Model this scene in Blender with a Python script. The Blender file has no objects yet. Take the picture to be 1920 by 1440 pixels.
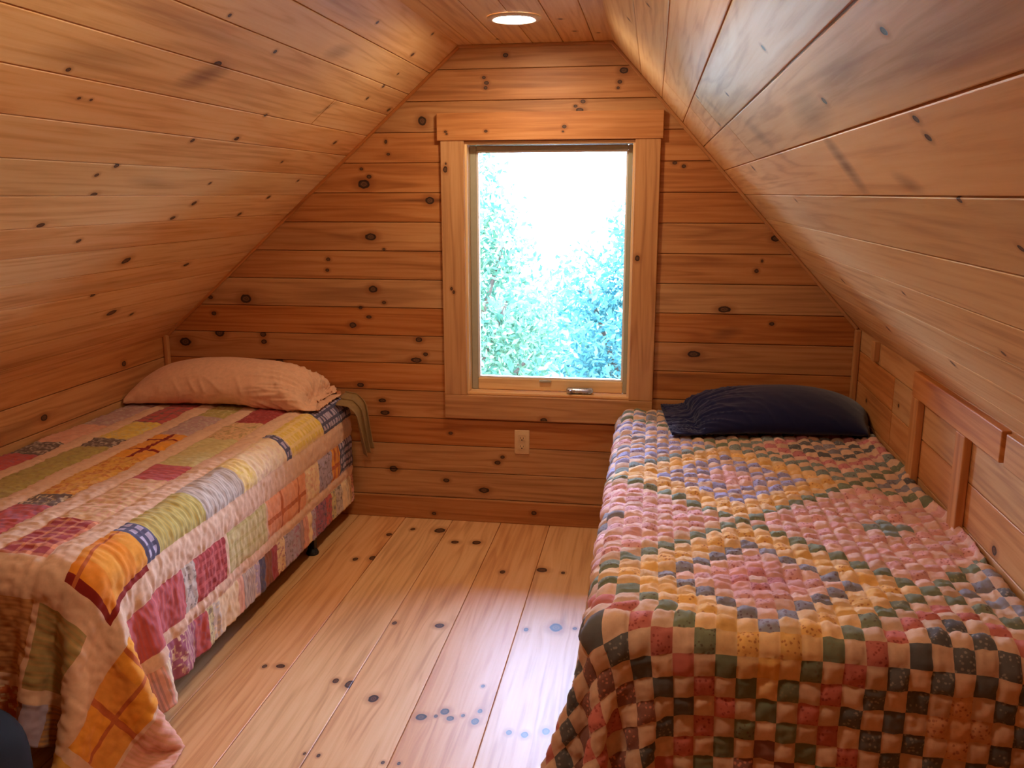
import bpy, bmesh, math, random
import numpy as np
from mathutils import Vector, Matrix

SKY = 22.0
SUN = 10.0
LAMP = 190.0
LAMP2 = 210.0
EXPOSURE = 0.14

random.seed(7)
RNG = np.random.default_rng(11)
scene = bpy.context.scene
COL = scene.collection

# ---------------------------------------------------------------- helpers
def lin(c):
    c = np.asarray(c, float) / 255.0
    return np.where(c <= 0.04045, c / 12.92, ((c + 0.055) / 1.055) ** 2.4)

def lin4(r, g, b):
    return tuple(lin((r, g, b))) + (1.0,)

def link(o, parent=None):
    COL.objects.link(o)
    if parent is not None:
        o.parent = parent
    return o

def empty(name, loc=(0, 0, 0), rotz=0.0):
    o = bpy.data.objects.new(name, None)
    o.empty_display_size = 0.1
    o.location = loc
    o.rotation_euler = (0, 0, rotz)
    return link(o)

def tag(o, label=None, cat=None, group=None, kind=None):
    if label: o['label'] = label
    if cat: o['category'] = cat
    if group: o['group'] = group
    if kind: o['kind'] = kind
    return o

def mesh_np(name, verts, faces, mat=None, parent=None, smooth=False, vattr=None, fcol=None):
    """faces: (n,4) or (n,3) int array, or list of tuples"""
    me = bpy.data.meshes.new(name)
    verts = np.asarray(verts, np.float32)
    if isinstance(faces, np.ndarray):
        n, k = faces.shape
        me.vertices.add(len(verts)); me.vertices.foreach_set('co', verts.ravel())
        me.loops.add(n * k); me.loops.foreach_set('vertex_index', faces.astype(np.int32).ravel())
        me.polygons.add(n)
        me.polygons.foreach_set('loop_start', np.arange(0, n * k, k, dtype=np.int32))
        me.polygons.foreach_set('loop_total', np.full(n, k, np.int32))
        me.update(calc_edges=True)
    else:
        me.from_pydata(verts.tolist(), [], faces)
    if vattr:
        for an, (typ, arr) in vattr.items():
            a = me.attributes.new(an, typ, 'POINT')
            a.data.foreach_set('vector' if typ == 'FLOAT_VECTOR' else 'value', np.asarray(arr, np.float32).ravel())
    if fcol is not None:
        a = me.attributes.new('col', 'FLOAT_COLOR', 'FACE')
        a.data.foreach_set('color', np.asarray(fcol, np.float32).ravel())
    me.polygons.foreach_set('use_smooth', np.full(len(me.polygons), bool(smooth)))
    me.validate()
    if mat: me.materials.append(mat)
    o = bpy.data.objects.new(name, me)
    return link(o, parent)

def bm_obj(name, bm, mat=None, parent=None, smooth=False):
    me = bpy.data.meshes.new(name)
    bmesh.ops.recalc_face_normals(bm, faces=bm.faces)
    bm.to_mesh(me); bm.free()
    me.polygons.foreach_set('use_smooth', np.full(len(me.polygons), bool(smooth)))
    if mat: me.materials.append(mat)
    return link(bpy.data.objects.new(name, me), parent)

def bm_box(bm, lo, hi, bevel=0.0, seg=2, rot=None):
    lo = Vector(lo); hi = Vector(hi)
    r = bmesh.ops.create_cube(bm, size=1.0)
    vs = r['verts']
    for v in vs:
        v.co = Vector((v.co.x * (hi.x - lo.x), v.co.y * (hi.y - lo.y), v.co.z * (hi.z - lo.z)))
    c = (lo + hi) / 2
    if rot is not None:
        for v in vs: v.co = rot @ v.co
    for v in vs: v.co += c
    if bevel > 0:
        es = list({e for v in vs for e in v.link_edges})
        bmesh.ops.bevel(bm, geom=es, offset=bevel, segments=seg, affect='EDGES', profile=0.5)

def bm_cyl(bm, p0, p1, r0, r1=None, seg=20, caps=True):
    p0 = Vector(p0); p1 = Vector(p1); d = p1 - p0
    q = d.to_track_quat('Z', 'Y').to_matrix().to_4x4()
    bmesh.ops.create_cone(bm, cap_ends=caps, segments=seg, radius1=r0, radius2=r0 if r1 is None else r1, depth=d.length,
                          matrix=Matrix.Translation((p0 + p1) / 2) @ q)

def bm_lathe(bm, prof, seg=48, center=(0, 0, 0), axis='Z'):
    rings = []
    for r, z in prof:
        ring = []
        for k in range(seg):
            a = 2 * math.pi * k / seg
            p = (r * math.cos(a), r * math.sin(a), z)
            ring.append(bm.verts.new(Vector(p) + Vector(center)))
        rings.append(ring)
    for a, b in zip(rings[:-1], rings[1:]):
        for k in range(seg):
            bm.faces.new((a[k], a[(k + 1) % seg], b[(k + 1) % seg], b[k]))
    return rings

# ---------------------------------------------------------------- materials
class NT:
    def __init__(s, name):
        s.m = bpy.data.materials.new(name); s.m.use_nodes = True
        s.t = s.m.node_tree; s.n = s.t.nodes; s.l = s.t.links
        s.bsdf = s.n.get('Principled BSDF'); s.out = s.n.get('Material Output')
    def node(s, typ, **kw):
        x = s.n.new(typ)
        for k, v in kw.items():
            if k == 'ins':
                for i, val in v.items(): s.set(x, i, val)
            else: setattr(x, k, v)
        return x
    def set(s, node, i, val):
        if isinstance(val, bpy.types.NodeSocket): s.l.new(val, node.inputs[i])
        else: node.inputs[i].default_value = val
    def math(s, op, a, b=0.0, c=0.0, clamp=False):
        x = s.n.new('ShaderNodeMath'); x.operation = op; x.use_clamp = clamp
        s.set(x, 0, a); s.set(x, 1, b); s.set(x, 2, c)
        return x.outputs[0]
    def rng(s, v, a, b, c=0.0, d=1.0, smooth=True):
        x = s.n.new('ShaderNodeMapRange'); x.interpolation_type = 'SMOOTHSTEP' if smooth else 'LINEAR'
        s.set(x, 0, v); s.set(x, 1, a); s.set(x, 2, b); s.set(x, 3, c); s.set(x, 4, d)
        return x.outputs[0]
    def mix(s, f, a, b, blend='MIX'):
        x = s.n.new('ShaderNodeMix'); x.data_type = 'RGBA'; x.blend_type = blend; x.clamp_factor = True
        s.set(x, 0, f); s.set(x, 6, a); s.set(x, 7, b)
        return x.outputs[2]
    def noise(s, vec, scale=1.0, detail=4.0, rough=0.55, dist=0.0):
        x = s.n.new('ShaderNodeTexNoise')
        s.set(x, 'Vector', vec); s.set(x, 'Scale', scale); s.set(x, 'Detail', detail); s.set(x, 'Roughness', rough); s.set(x, 'Distortion', dist)
        return x.outputs[0]
    def comb(s, a, b, c):
        x = s.n.new('ShaderNodeCombineXYZ'); s.set(x, 0, a); s.set(x, 1, b); s.set(x, 2, c); return x.outputs[0]
    def attr(s, name):
        x = s.n.new('ShaderNodeAttribute'); x.attribute_name = name; return x
    def bump(s, h, strength=0.3, dist=0.002):
        x = s.n.new('ShaderNodeBump'); s.set(x, 'Height', h); s.set(x, 'Strength', strength); s.set(x, 'Distance', dist)
        s.l.new(x.outputs[0], s.bsdf.inputs['Normal']); return x

def wood_mat(name, light, mid, dark, rough=0.5, spec=0.4, tone=0.16, coat=0.0):
    N = NT(name)
    g = N.attr('grain'); sep = N.node('ShaderNodeSeparateXYZ'); N.l.new(g.outputs['Vector'], sep.inputs[0])
    gu, gv, rd = sep.outputs[0], sep.outputs[1], sep.outputs[2]
    kd = N.attr('kd').outputs['Fac']; sm = N.attr('smear').outputs['Fac']
    z = N.math('MULTIPLY', rd, 41.0)
    v1 = N.comb(N.math('MULTIPLY', gu, 2.2), N.math('MULTIPLY', gv, 60.0), z)
    n1 = N.noise(v1, 1.0, 6.0, 0.62, 0.3)
    v2 = N.comb(N.math('MULTIPLY', gu, 0.55), N.math('MULTIPLY', gv, 9.0), N.math('ADD', z, 7.3))
    n2 = N.noise(v2, 1.0, 2.0, 0.5, 0.2)
    w = N.math('MULTIPLY_ADD', N.math('SINE', N.math('MULTIPLY', n2, 52.0)), 0.5, 0.5)
    w = N.math('POWER', w, 2.2)
    v3 = N.comb(N.math('MULTIPLY', gu, 1.1), N.math('MULTIPLY', gv, 5.0), N.math('ADD', z, 3.1))
    n3 = N.noise(v3, 1.0, 3.0, 0.5, 0.4)
    f = N.math('ADD', N.math('MULTIPLY', N.rng(n1, 0.28, 0.72), 0.45), N.math('MULTIPLY', w, 0.30))
    f = N.math('ADD', f, N.math('MULTIPLY', N.rng(n3, 0.3, 0.7), 0.30), clamp=True)
    col = N.mix(N.rng(f, 0.0, 0.55, smooth=False), light, mid)
    col = N.mix(N.rng(f, 0.5, 1.05, smooth=False), col, dark)
    # board to board tone
    wn = N.node('ShaderNodeTexWhiteNoise', noise_dimensions='1D'); N.set(wn, 'W', rd)
    tv = N.rng(wn.outputs[0], 0.0, 1.0, 1.0 - tone, 1.0 + tone * 0.6, smooth=False)
    hs = N.node('ShaderNodeHueSaturation'); N.set(hs, 'Color', col); N.set(hs, 'Value', tv)
    wn2 = N.node('ShaderNodeTexWhiteNoise', noise_dimensions='1D'); N.set(wn2, 'W', N.math('ADD', rd, 5.17))
    N.set(hs, 'Hue', N.rng(wn2.outputs[0], 0, 1, 0.4925, 0.5075, smooth=False))
    N.set(hs, 'Saturation', N.rng(wn2.outputs[0], 0, 1, 1.06, 0.92, smooth=False))
    col = hs.outputs[0]
    # smears and knots
    col = N.mix(N.math('MULTIPLY', sm, N.rng(n1, 0.2, 0.7, 0.55, 1.0)), col, tuple(np.array(dark) * np.array((0.42, 0.36, 0.34, 1))))
    jit = N.math('MULTIPLY', N.math('SUBTRACT', N.noise(N.comb(N.math('MULTIPLY', gu, 60), N.math('MULTIPLY', gv, 60), z), 1.0, 2.0), 0.5), 0.5)
    kj = N.math('ADD', kd, jit)
    halo = N.rng(kj, 2.7, 1.0, 0.0, 0.55)
    col = N.mix(halo, col, tuple(np.array(dark) * np.array((0.75, 0.62, 0.52, 1))))
    ring = N.math('MULTIPLY_ADD', N.math('SINE', N.math('MULTIPLY', kj, 17.0)), 0.5, 0.5)
    kc = N.mix(ring, (0.065, 0.026, 0.012, 1), (0.15, 0.065, 0.028, 1))
    kc = N.mix(N.rng(kj, 0.55, 0.85), kc, (0.022, 0.009, 0.005, 1))
    col = N.mix(N.rng(kj, 1.12, 0.90), col, kc)
    N.set(N.bsdf, 'Base Color', col)
    N.set(N.bsdf, 'Roughness', N.math('MULTIPLY_ADD', n1, 0.16, rough - 0.08))
    N.set(N.bsdf, 'Specular IOR Level', spec)
    if coat:
        N.set(N.bsdf, 'Coat Weight', coat); N.set(N.bsdf, 'Coat Roughness', 0.36)
    N.bump(N.math('MULTIPLY_ADD', N.rng(kd, 1.1, 0.7), -0.6, f), 0.25, 0.0012)
    return N.m

def plain_mat(name, rgb, rough=0.5, metal=0.0, spec=0.5, noise=0.0, nscale=40.0, bump=0.0):
    N = NT(name)
    tc = N.node('ShaderNodeTexCoord')
    n = N.noise(tc.outputs['Object'], nscale, 4.0)
    c = lin4(*rgb)
    N.set(N.bsdf, 'Base Color', N.mix(N.rng(n, 0.3, 0.7, 0, noise), c, tuple(np.array(c) * np.array((0.6, 0.6, 0.6, 1)))))
    N.set(N.bsdf, 'Roughness', N.math('MULTIPLY_ADD', n, 0.12, rough - 0.06)); N.set(N.bsdf, 'Metallic', metal)
    N.set(N.bsdf, 'Specular IOR Level', spec)
    if bump: N.bump(n, bump, 0.002)
    return N.m

def fabric_mat(name, rgb=None, rough=0.92, weave=900.0, sheen=0.15, bump=0.25, wrinkle=0.0, prints=False):
    N = NT(name)
    tc = N.node('ShaderNodeTexCoord')
    n = N.noise(tc.outputs['Object'], weave, 2.0, 0.7)
    n2 = N.noise(tc.outputs['Object'], 55.0, 4.0, 0.6)
    if rgb is None: c = N.attr('col').outputs['Color']
    else: c = lin4(*rgb)
    if prints:
        al = N.attr('col').outputs['Alpha']
        vo = N.node('ShaderNodeTexVoronoi'); N.set(vo, 'Vector', tc.outputs['Object']); N.set(vo, 'Scale', 95.0)
        n5 = N.noise(tc.outputs['Object'], 160.0, 2.0)
        dots = N.rng(N.math('ADD', vo.outputs['Distance'], N.math('MULTIPLY', n5, .5)), .62, .45)
        bw = N.node('ShaderNodeRGBToBW'); N.l.new(c, bw.inputs[0])
        lo = N.mix(1.0, c, (2.6, 2.4, 2.1, 1), 'MULTIPLY'); hi = N.mix(1.0, c, (.60, .40, .42, 1), 'MULTIPLY')
        c = N.mix(N.math('MULTIPLY', dots, N.math('SUBTRACT', 1.0, al)), c, N.mix(N.rng(bw.outputs[0], .14, .20), lo, hi))
    c = N.mix(N.rng(n2, 0.3, 0.75, 0, 0.22), c, (0.5, 0.45, 0.4, 1), 'MULTIPLY')
    N.set(N.bsdf, 'Base Color', c); N.set(N.bsdf, 'Roughness', rough)
    N.set(N.bsdf, 'Sheen Weight', sheen); N.set(N.bsdf, 'Sheen Roughness', 0.5); N.set(N.bsdf, 'Specular IOR Level', 0.2)
    h = n
    if wrinkle:
        n3 = N.noise(tc.outputs['Object'], 30.0, 3.0, 0.55, 0.8)
        h = N.math('MULTIPLY_ADD', n3, wrinkle, n)
    N.bump(h, bump, 0.004)
    return N.m

# pine boards: walls are redder than the pale ceilings, the floor is pale and satin
M_BACK = wood_mat('pine_wall_boards', lin4(200, 144, 88), lin4(182, 121, 67), lin4(146, 90, 46), 0.5, 0.35, 0.10)
M_SLOPE = wood_mat('pine_ceiling_boards', lin4(240, 202, 148), lin4(230, 184, 124), lin4(198, 142, 86), 0.46, 0.4, 0.12)
M_FLOOR = wood_mat('pine_floor_boards', lin4(234, 188, 134), lin4(222, 170, 114), lin4(190, 134, 84), 0.46, 0.32, 0.10, coat=0.22)
M_TRIM = wood_mat('pine_trim_boards', lin4(208, 152, 98), lin4(192, 132, 76), lin4(160, 100, 54), 0.46, 0.4, 0.05)
M_JAMB = wood_mat('pale_jamb_wood', lin4(244, 208, 152), lin4(232, 188, 128), lin4(206, 152, 96), 0.42, 0.4, 0.04)
M_GREY = plain_mat('grey_backlit_sash', (168, 162, 138), 0.45, 0.0, 0.4, 0.15)  # grey screen-frame tone, with the shade of backlit sash wood put into the colour
M_WHITE = plain_mat('white_enamel', (235, 230, 222), 0.35, 0.0, 0.5, 0.05)
M_ALMOND = plain_mat('almond_plastic', (214, 178, 132), 0.4, 0.0, 0.4, 0.05)
M_SLOT = plain_mat('dark_slots', (40, 26, 18), 0.6)
M_STEEL = plain_mat('satin_nickel', (190, 188, 190), 0.28, 0.9, 0.5, 0.1)
M_BLACK = plain_mat('black_bed_metal', (22, 21, 20), 0.42, 0.3, 0.5, 0.2)
M_RUBBER = plain_mat('black_rubber', (16, 16, 16), 0.6)
M_MATTR = fabric_mat('mattress_ticking', (196, 188, 178))
M_BOX = fabric_mat('box_spring_cloth', (84, 82, 72))
M_BAG = fabric_mat('dark_grey_bag_cloth', (24, 19, 15), 0.8, 700, 0.0)
M_OUT = plain_mat('shingle_shell', (90, 80, 70), 0.8, 0, 0.2, 0.3, 6)

def glass_mat():
    N = NT('window_glass')
    tr = N.node('ShaderNodeBsdfTransparent'); N.set(tr, 0, (0.97, 0.99, 0.985, 1))
    gl = N.node('ShaderNodeBsdfGlossy'); N.set(gl, 'Roughness', 0.02)
    fr = N.node('ShaderNodeFresnel'); N.set(fr, 'IOR', 1.45)
    mx = N.node('ShaderNodeMixShader'); N.l.new(fr.outputs[0], mx.inputs[0]); N.l.new(tr.outputs[0], mx.inputs[1]); N.l.new(gl.outputs[0], mx.inputs[2])
    N.l.new(mx.outputs[0], N.out.inputs[0])
    return N.m
M_GLASS = glass_mat()

def emit_mat(name, rgb, strength):
    N = NT(name)
    N.set(N.bsdf, 'Base Color', (0.9, 0.9, 0.88, 1)); N.set(N.bsdf, 'Emission Color', rgb); N.set(N.bsdf, 'Emission Strength', strength)
    return N.m
LAMP_RGB = (1.0, 0.80, 0.57, 1)
M_LAMP = emit_mat('frosted_lamp_lens', LAMP_RGB, LAMP)
M_LAMP2 = emit_mat('dimmed_lamp_lens', LAMP_RGB, LAMP2)

# ---------------------------------------------------------------- board-clad planes
class Boards:
    """Collects tongue-and-groove boards (and backing solids) of one plane into one mesh."""
    def __init__(s, O, U, V, N, knots, smears=(), groove=0.010, gw=0.0034, seed=0):
        s.O, s.U, s.V, s.N = [np.array(a, float) for a in (O, U, V, N)]
        s.kn = np.array(knots, float).reshape(-1, 4); s.sme = smears
        s.vs = []; s.fs = []; s.gr = []; s.kd = []; s.sm = []; s.n = 0
        s.groove, s.gw = groove, gw; s.r = np.random.default_rng(seed)
    def _put(s, P, F, gr, kd, sm):
        s.vs.append(P); s.fs.append(F + s.n); s.gr.append(gr); s.kd.append(kd); s.sm.append(sm); s.n += len(P)
    def board(s, u0, u1, v0, v1, g0=True, g1=True, e0=False, e1=False, ulim=None, du=0.09, rnd=None, off=None):
        rnd = s.r.random() if rnd is None else rnd
        off = (s.r.random() * 9, s.r.random() * 3) if off is None else off
        k = s.kn[(s.kn[:, 1] > v0 - 0.004) & (s.kn[:, 1] < v1 + 0.004) & (s.kn[:, 0] > u0 - .05) & (s.kn[:, 0] < u1 + .05)]
        us = list(np.linspace(u0, u1, max(2, int((u1 - u0) / du) + 1)))
        gw, gd = s.gw, s.groove
        vsn = list(np.linspace(v0 + gw, v1 - gw, 6))
        vsn += ([v0, v0 + 0.0014, v0 + 0.0017] if g0 else [v0]) + ([v1, v1 - 0.0014, v1 - 0.0017] if g1 else [v1])
        if e0: us += [u0 + .0014, u0 + .0017, u0 + .003]
        if e1: us += [u1 - .0014, u1 - .0017, u1 - .003]
        K = (-2.6, -1.7, -1.25, -1.0, -.8, -.4, 0, .4, .8, 1.0, 1.25, 1.7, 2.6)
        for ku, kv, r, el in k:
            us += [ku + r * el * a for a in K]; vsn += [kv + r * a for a in K]
        for sv in s.sme:
            if v0 - .02 < sv[1] < v1 + .02:
                us += [sv[0] + sv[2] * a for a in np.linspace(-1.5, 1.5, 13)]; vsn += [sv[1] + sv[3] * a for a in np.linspace(-1.2, 1.2, 9)]
        us = np.array(sorted(x for x in us if u0 <= x <= u1)); vv = np.array(sorted(x for x in vsn if v0 <= x <= v1))
        us = us[np.append(True, np.diff(us) > 4e-4)]; vv = vv[np.append(True, np.diff(vv) > 1e-5)]
        us[-1] = u1; vv[-1] = v1
        UU, VV = np.meshgrid(us, vv)
        if ulim is not None:
            a, b = ulim(VV); UU = np.clip(UU, a, b)
        def prof(d):
            return np.where(d < 0.00155, -gd, np.where(d < gw, -0.0008 * (1 - (d - .0017) / (gw - .0017)), 0.0))
        h = np.zeros_like(UU)
        if g0: h = np.minimum(h, prof(VV - v0))
        if g1: h = np.minimum(h, prof(v1 - VV))
        if e0: h = np.minimum(h, prof(UU - u0))
        if e1: h = np.minimum(h, prof(u1 - UU))
        kd = np.full(UU.shape, 9.0); gv = VV.copy()
        for ku, kv, r, el in k:
            d = np.sqrt(((UU - ku) / (r * el)) ** 2 + ((VV - kv) / r) ** 2)
            kd = np.minimum(kd, d)
            a = max(r * 4.5, .03); b = max(r * 2.2, .014)
            gv += -(VV - kv) * 0.75 * np.exp(-((UU - ku) / a) ** 2 - ((VV - kv) / b) ** 2)
        sm = np.zeros_like(UU)
        for (su, sv, ru, rv, sk, amt) in s.sme:
            d = np.sqrt(((UU - su - sk * (VV - sv)) / ru) ** 2 + ((VV - sv) / rv) ** 2)
            sm = np.maximum(sm, amt * np.clip(1.25 - d, 0, 1))
        P = s.O + UU[..., None] * s.U + VV[..., None] * s.V + h[..., None] * s.N
        nv, nu = UU.shape
        idx = np.arange(nv * nu).reshape(nv, nu)
        F = np.stack([idx[:-1, :-1], idx[:-1, 1:], idx[1:, 1:], idx[1:, :-1]], -1).reshape(-1, 4)
        if np.dot(np.cross(s.U, s.V), s.N) < 0: F = F[:, ::-1]
        if ulim is not None:
            p = P.reshape(-1, 3)
            ar = np.linalg.norm(np.cross(p[F[:, 2]] - p[F[:, 0]], p[F[:, 3]] - p[F[:, 1]]), axis=1)
            F = F[ar > 1e-9]
        gr = np.stack([UU + off[0], gv + off[1], np.full(UU.shape, rnd)], -1).reshape(-1, 3)
        s._put(P.reshape(-1, 3), F, gr, kd.ravel(), sm.ravel())
    def solid(s, lo, hi):
        """backing block in plane coordinates (u, v, n)"""
        c = np.array([[(lo, hi)[i][0], (lo, hi)[j][1], (lo, hi)[k][2]] for i in (0, 1) for j in (0, 1) for k in (0, 1)], float)
        P = s.O + c[:, :1] * s.U + c[:, 1:2] * s.V + c[:, 2:] * s.N
        F = np.array([[0, 1, 3, 2], [4, 6, 7, 5], [0, 4, 5, 1], [2, 3, 7, 6], [0, 2, 6, 4], [1, 5, 7, 3]])
        s._put(P, F, np.stack([c[:, 0], c[:, 1], np.full(8, .5)], -1), np.full(8, 9.), np.zeros(8))
    def build(s, name, mat, parent=None):
        o = mesh_np(name, np.concatenate(s.vs), np.concatenate(s.fs), mat, parent, False,
                    {'grain': ('FLOAT_VECTOR', np.concatenate(s.gr)), 'kd': ('FLOAT', np.concatenate(s.kd)), 'smear': ('FLOAT', np.concatenate(s.sm))})
        return o

def wood_box(name, lo, hi, axis, mat, parent=None, bevel=0.003, knots=(), rot=None, pivot=None):
    """a single milled board: bevelled box with grain running along axis (0, 1, 2)"""
    lo = np.minimum(lo, hi).astype(float); hi2 = np.maximum(np.array(lo), np.array(hi, float)); lo = np.array(lo)
    bm = bmesh.new(); bm_box(bm, lo, hi2, bevel, 2)
    face_ax = int(np.argmin((hi2 - lo) + np.eye(3)[axis] * 9))
    cross = [a for a in (0, 1, 2) if a not in (axis, face_ax)][0]
    if knots:
        for p in knots:
            for a, c, r in ((axis, p[0], p[2] * 1.3), (cross, p[1], p[2])):
                for t in (-2.4, -1.5, -1.1, -.8, -.3, .3, .8, 1.1, 1.5, 2.4):
                    co = [0, 0, 0]; co[a] = c + t * r; no = [0, 0, 0]; no[a] = 1
                    bmesh.ops.bisect_plane(bm, geom=bm.verts[:] + bm.edges[:] + bm.faces[:], plane_co=co, plane_no=no)
    o = bm_obj(name, bm, mat, parent)
    me = o.data; n = len(me.vertices)
    co = np.empty(n * 3, np.float32); me.vertices.foreach_get('co', co); co = co.reshape(-1, 3)
    rnd = random.random(); off = random.random() * 5
    gv = co[:, cross] + 0.6 * co[:, face_ax]
    kd = np.full(n, 9.0)
    for p in knots:
        kd = np.minimum(kd, np.sqrt(((co[:, axis] - p[0]) / (p[2] * 1.3)) ** 2 + ((co[:, cross] - p[1]) / p[2]) ** 2))
    g = np.stack([co[:, axis] + off, gv + off, np.full(n, rnd)], -1)
    for an, typ, arr in (('grain', 'FLOAT_VECTOR', g), ('kd', 'FLOAT', kd), ('smear', 'FLOAT', np.zeros(n))):
        a = me.attributes.new(an, typ, 'POINT'); a.data.foreach_set('vector' if typ == 'FLOAT_VECTOR' else 'value', arr.astype(np.float32).ravel())
    if rot is not None:
        M = Matrix.Translation(pivot) @ rot.to_4x4()
        me.transform(M)
    return o

# ---------------------------------------------------------------- the room
XL, ZL = -2.335, 0.857          # left knee wall and its top
XR, ZR = 0.889, 0.963           # right knee wall and its top
CLX, CRX, ZC = -0.852, -0.192, 2.158
YF = -6.2                       # end wall behind the viewer
TL = np.array([CLX - XL, 0, ZC - ZL]); LL = np.linalg.norm(TL); TL /= LL; NL = np.array([TL[2], 0, -TL[0]])
TR = np.array([CRX - XR, 0, ZC - ZR]); LR = np.linalg.norm(TR); TR /= LR; NR = np.array([-TR[2], 0, TR[0]])
OX0, OX1, OZ0, OZ1 = -0.834, -0.083, 0.622, 1.760   # window opening

def back_lim(V):
    f = np.clip((V - ZL) / (ZC - ZL), 0, 1); a = XL + f * (CLX - XL)
    g = np.clip((V - ZR) / (ZC - ZR), 0, 1); b = XR + g * (CRX - XR)
    return a - .004, b + .004

KNOT_B=[(-1.019,1.849,0.0185,1.0),(-1.189,1.762,0.0085,0.8),(-1.179,1.708,0.0062,1.3),(-1.297,1.578,0.0188,1.5),(-1.272,1.611,0.0086,1.3),(-1.306,1.645,0.0063,1.3),(-0.993,1.506,0.0153,1.3),(-1.274,1.344,0.0156,1.6),(-1.213,1.288,0.0055,1.3),(-1.482,1.24,0.008,1.3),(-1.489,1.19,0.0072,1.3),(-1.271,1.105,0.0157,1.3),(-1.221,1.044,0.007,1.3),(-1.335,1.018,0.0071,1.3),(-1.296,0.975,0.0071,1.8),(-1.375,0.935,0.0127,1.3),(-1.059,0.874,0.0117,1.3),(-1.028,0.806,0.0086,1.3),(-1.073,0.777,0.0117,2.2),(-2.08,1.054,0.0085,1.3),(-2.069,0.977,0.0093,1.3),(-2.046,0.884,0.0187,1.3),(-2.227,0.835,0.019,1.5),(-1.825,0.881,0.0116,1.3),(-1.823,0.845,0.0108,1.3),(-1.35,0.649,0.0104,1.6),(-1.245,0.577,0.0096,2),(-1.235,0.518,0.0112,2),(-0.915,0.431,0.0071,1.3),(-0.647,2.113,0.0084,1.3),(-0.742,2.024,0.0061,1.3),(-0.731,2.002,0.0076,1.3),(-0.735,1.982,0.0068,1.3),(-0.144,2.04,0.012,1.5),(-0.16,1.995,0.0075,1.3),(-0.166,1.971,0.0052,1.3),(-0.345,1.9,0.006,1.3),(-0.313,1.918,0.0075,1.3),(-0.327,1.884,0.0082,2),(0.08,1.662,0.0067,1.6),(0.119,1.648,0.0067,1.3),(0.514,1.348,0.0127,1.5),(0.443,1.209,0.009,1),(0.464,1.252,0.0067,0.8),(0.318,1.041,0.0135,2),(0.52,0.982,0.0076,1.3),(0.195,0.84,0.0136,2),(-0.916,0.43,0.008,1.3),(-0.667,0.324,0.008,1.3),(-0.691,0.295,0.0093,1.5),(-0.941,0.195,0.0095,1.6),(-0.759,0.155,0.0135,1.8),(-1.9,1.05,0.02,1.3),(-1.75,0.75,0.015,1.3),(0.5,0.62,0.02,1.5),(-1.2,0.24,0.015,1.3)]
KNOT_L=[(-0.904,1.872,0.0068,1.3),(-0.374,1.837,0.009,1.3),(-0.331,1.739,0.0057,1.3),(-0.352,1.665,0.008,1.3),(-0.391,1.591,0.0079,1.3),(-1.343,1.641,0.0068,1.3),(-1.693,1.691,0.0053,1.3),(-2.068,1.428,0.0061,1.3),(-1.561,1.548,0.0096,2),(-1.051,1.413,0.0067,1.3),(-1.34,1.268,0.008,1.3),(-1.095,1.298,0.0085,1.6),(-0.277,1.345,0.0094,1.3),(-0.594,1.212,0.0066,1.3),(-1.962,1.356,0.0043,1.3),(-1.919,1.357,0.0044,1.3),(-1.646,1.106,0.0066,1.3),(-1.58,1.028,0.0077,2),(-1.596,1.145,0.0075,1.3),(-0.966,0.981,0.0102,1.3),(-1.016,0.906,0.0091,1.6),(-0.989,1.084,0.006,1.3),(-0.396,1.009,0.0094,1.3),(-0.514,0.908,0.0103,1.3),(-1.69,0.903,0.0084,1.8),(-1.447,0.819,0.0082,1.3),(-1.055,0.684,0.0165,1.3),(-0.546,0.601,0.0094,2),(-1.056,0.495,0.0085,1.6),(-0.788,0.344,0.0172,1.6),(-0.602,0.297,0.0096,1.3),(-0.38,1.948,0.0067,1.3),(-0.053,1.57,0.011,1.3),(-0.266,1.113,0.0072,1.3)]
KNOT_R=[(-2.886,0.989,0.0055,1.5),(-2.446,0.955,0.0065,1.5),(-2.351,1.079,0.0055,1.5),(-1.049,1.466,0.0077,1.5),(-1.608,1.37,0.0062,1.5),(-1.651,1.082,0.0055,1.5),(-1.103,1.151,0.0058,1.5),(-2.769,0.884,0.0055,1.5),(-2.758,0.857,0.0055,1.5),(-1.747,0.466,0.0055,1.5),(-0.939,0.195,0.01,1.5),(-2.226,0.393,0.0059,1.5),(-1.603,0.212,0.0087,1.5),(-2.758,0.685,0.0055,1.5),(-1.078,1.047,0.0067,1.5),(-0.991,0.875,0.0086,1.5),(-1.307,0.745,0.0055,1.5),(-2.682,0.76,0.0055,1.5),(-0.825,0.386,0.0084,1.5)]
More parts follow.
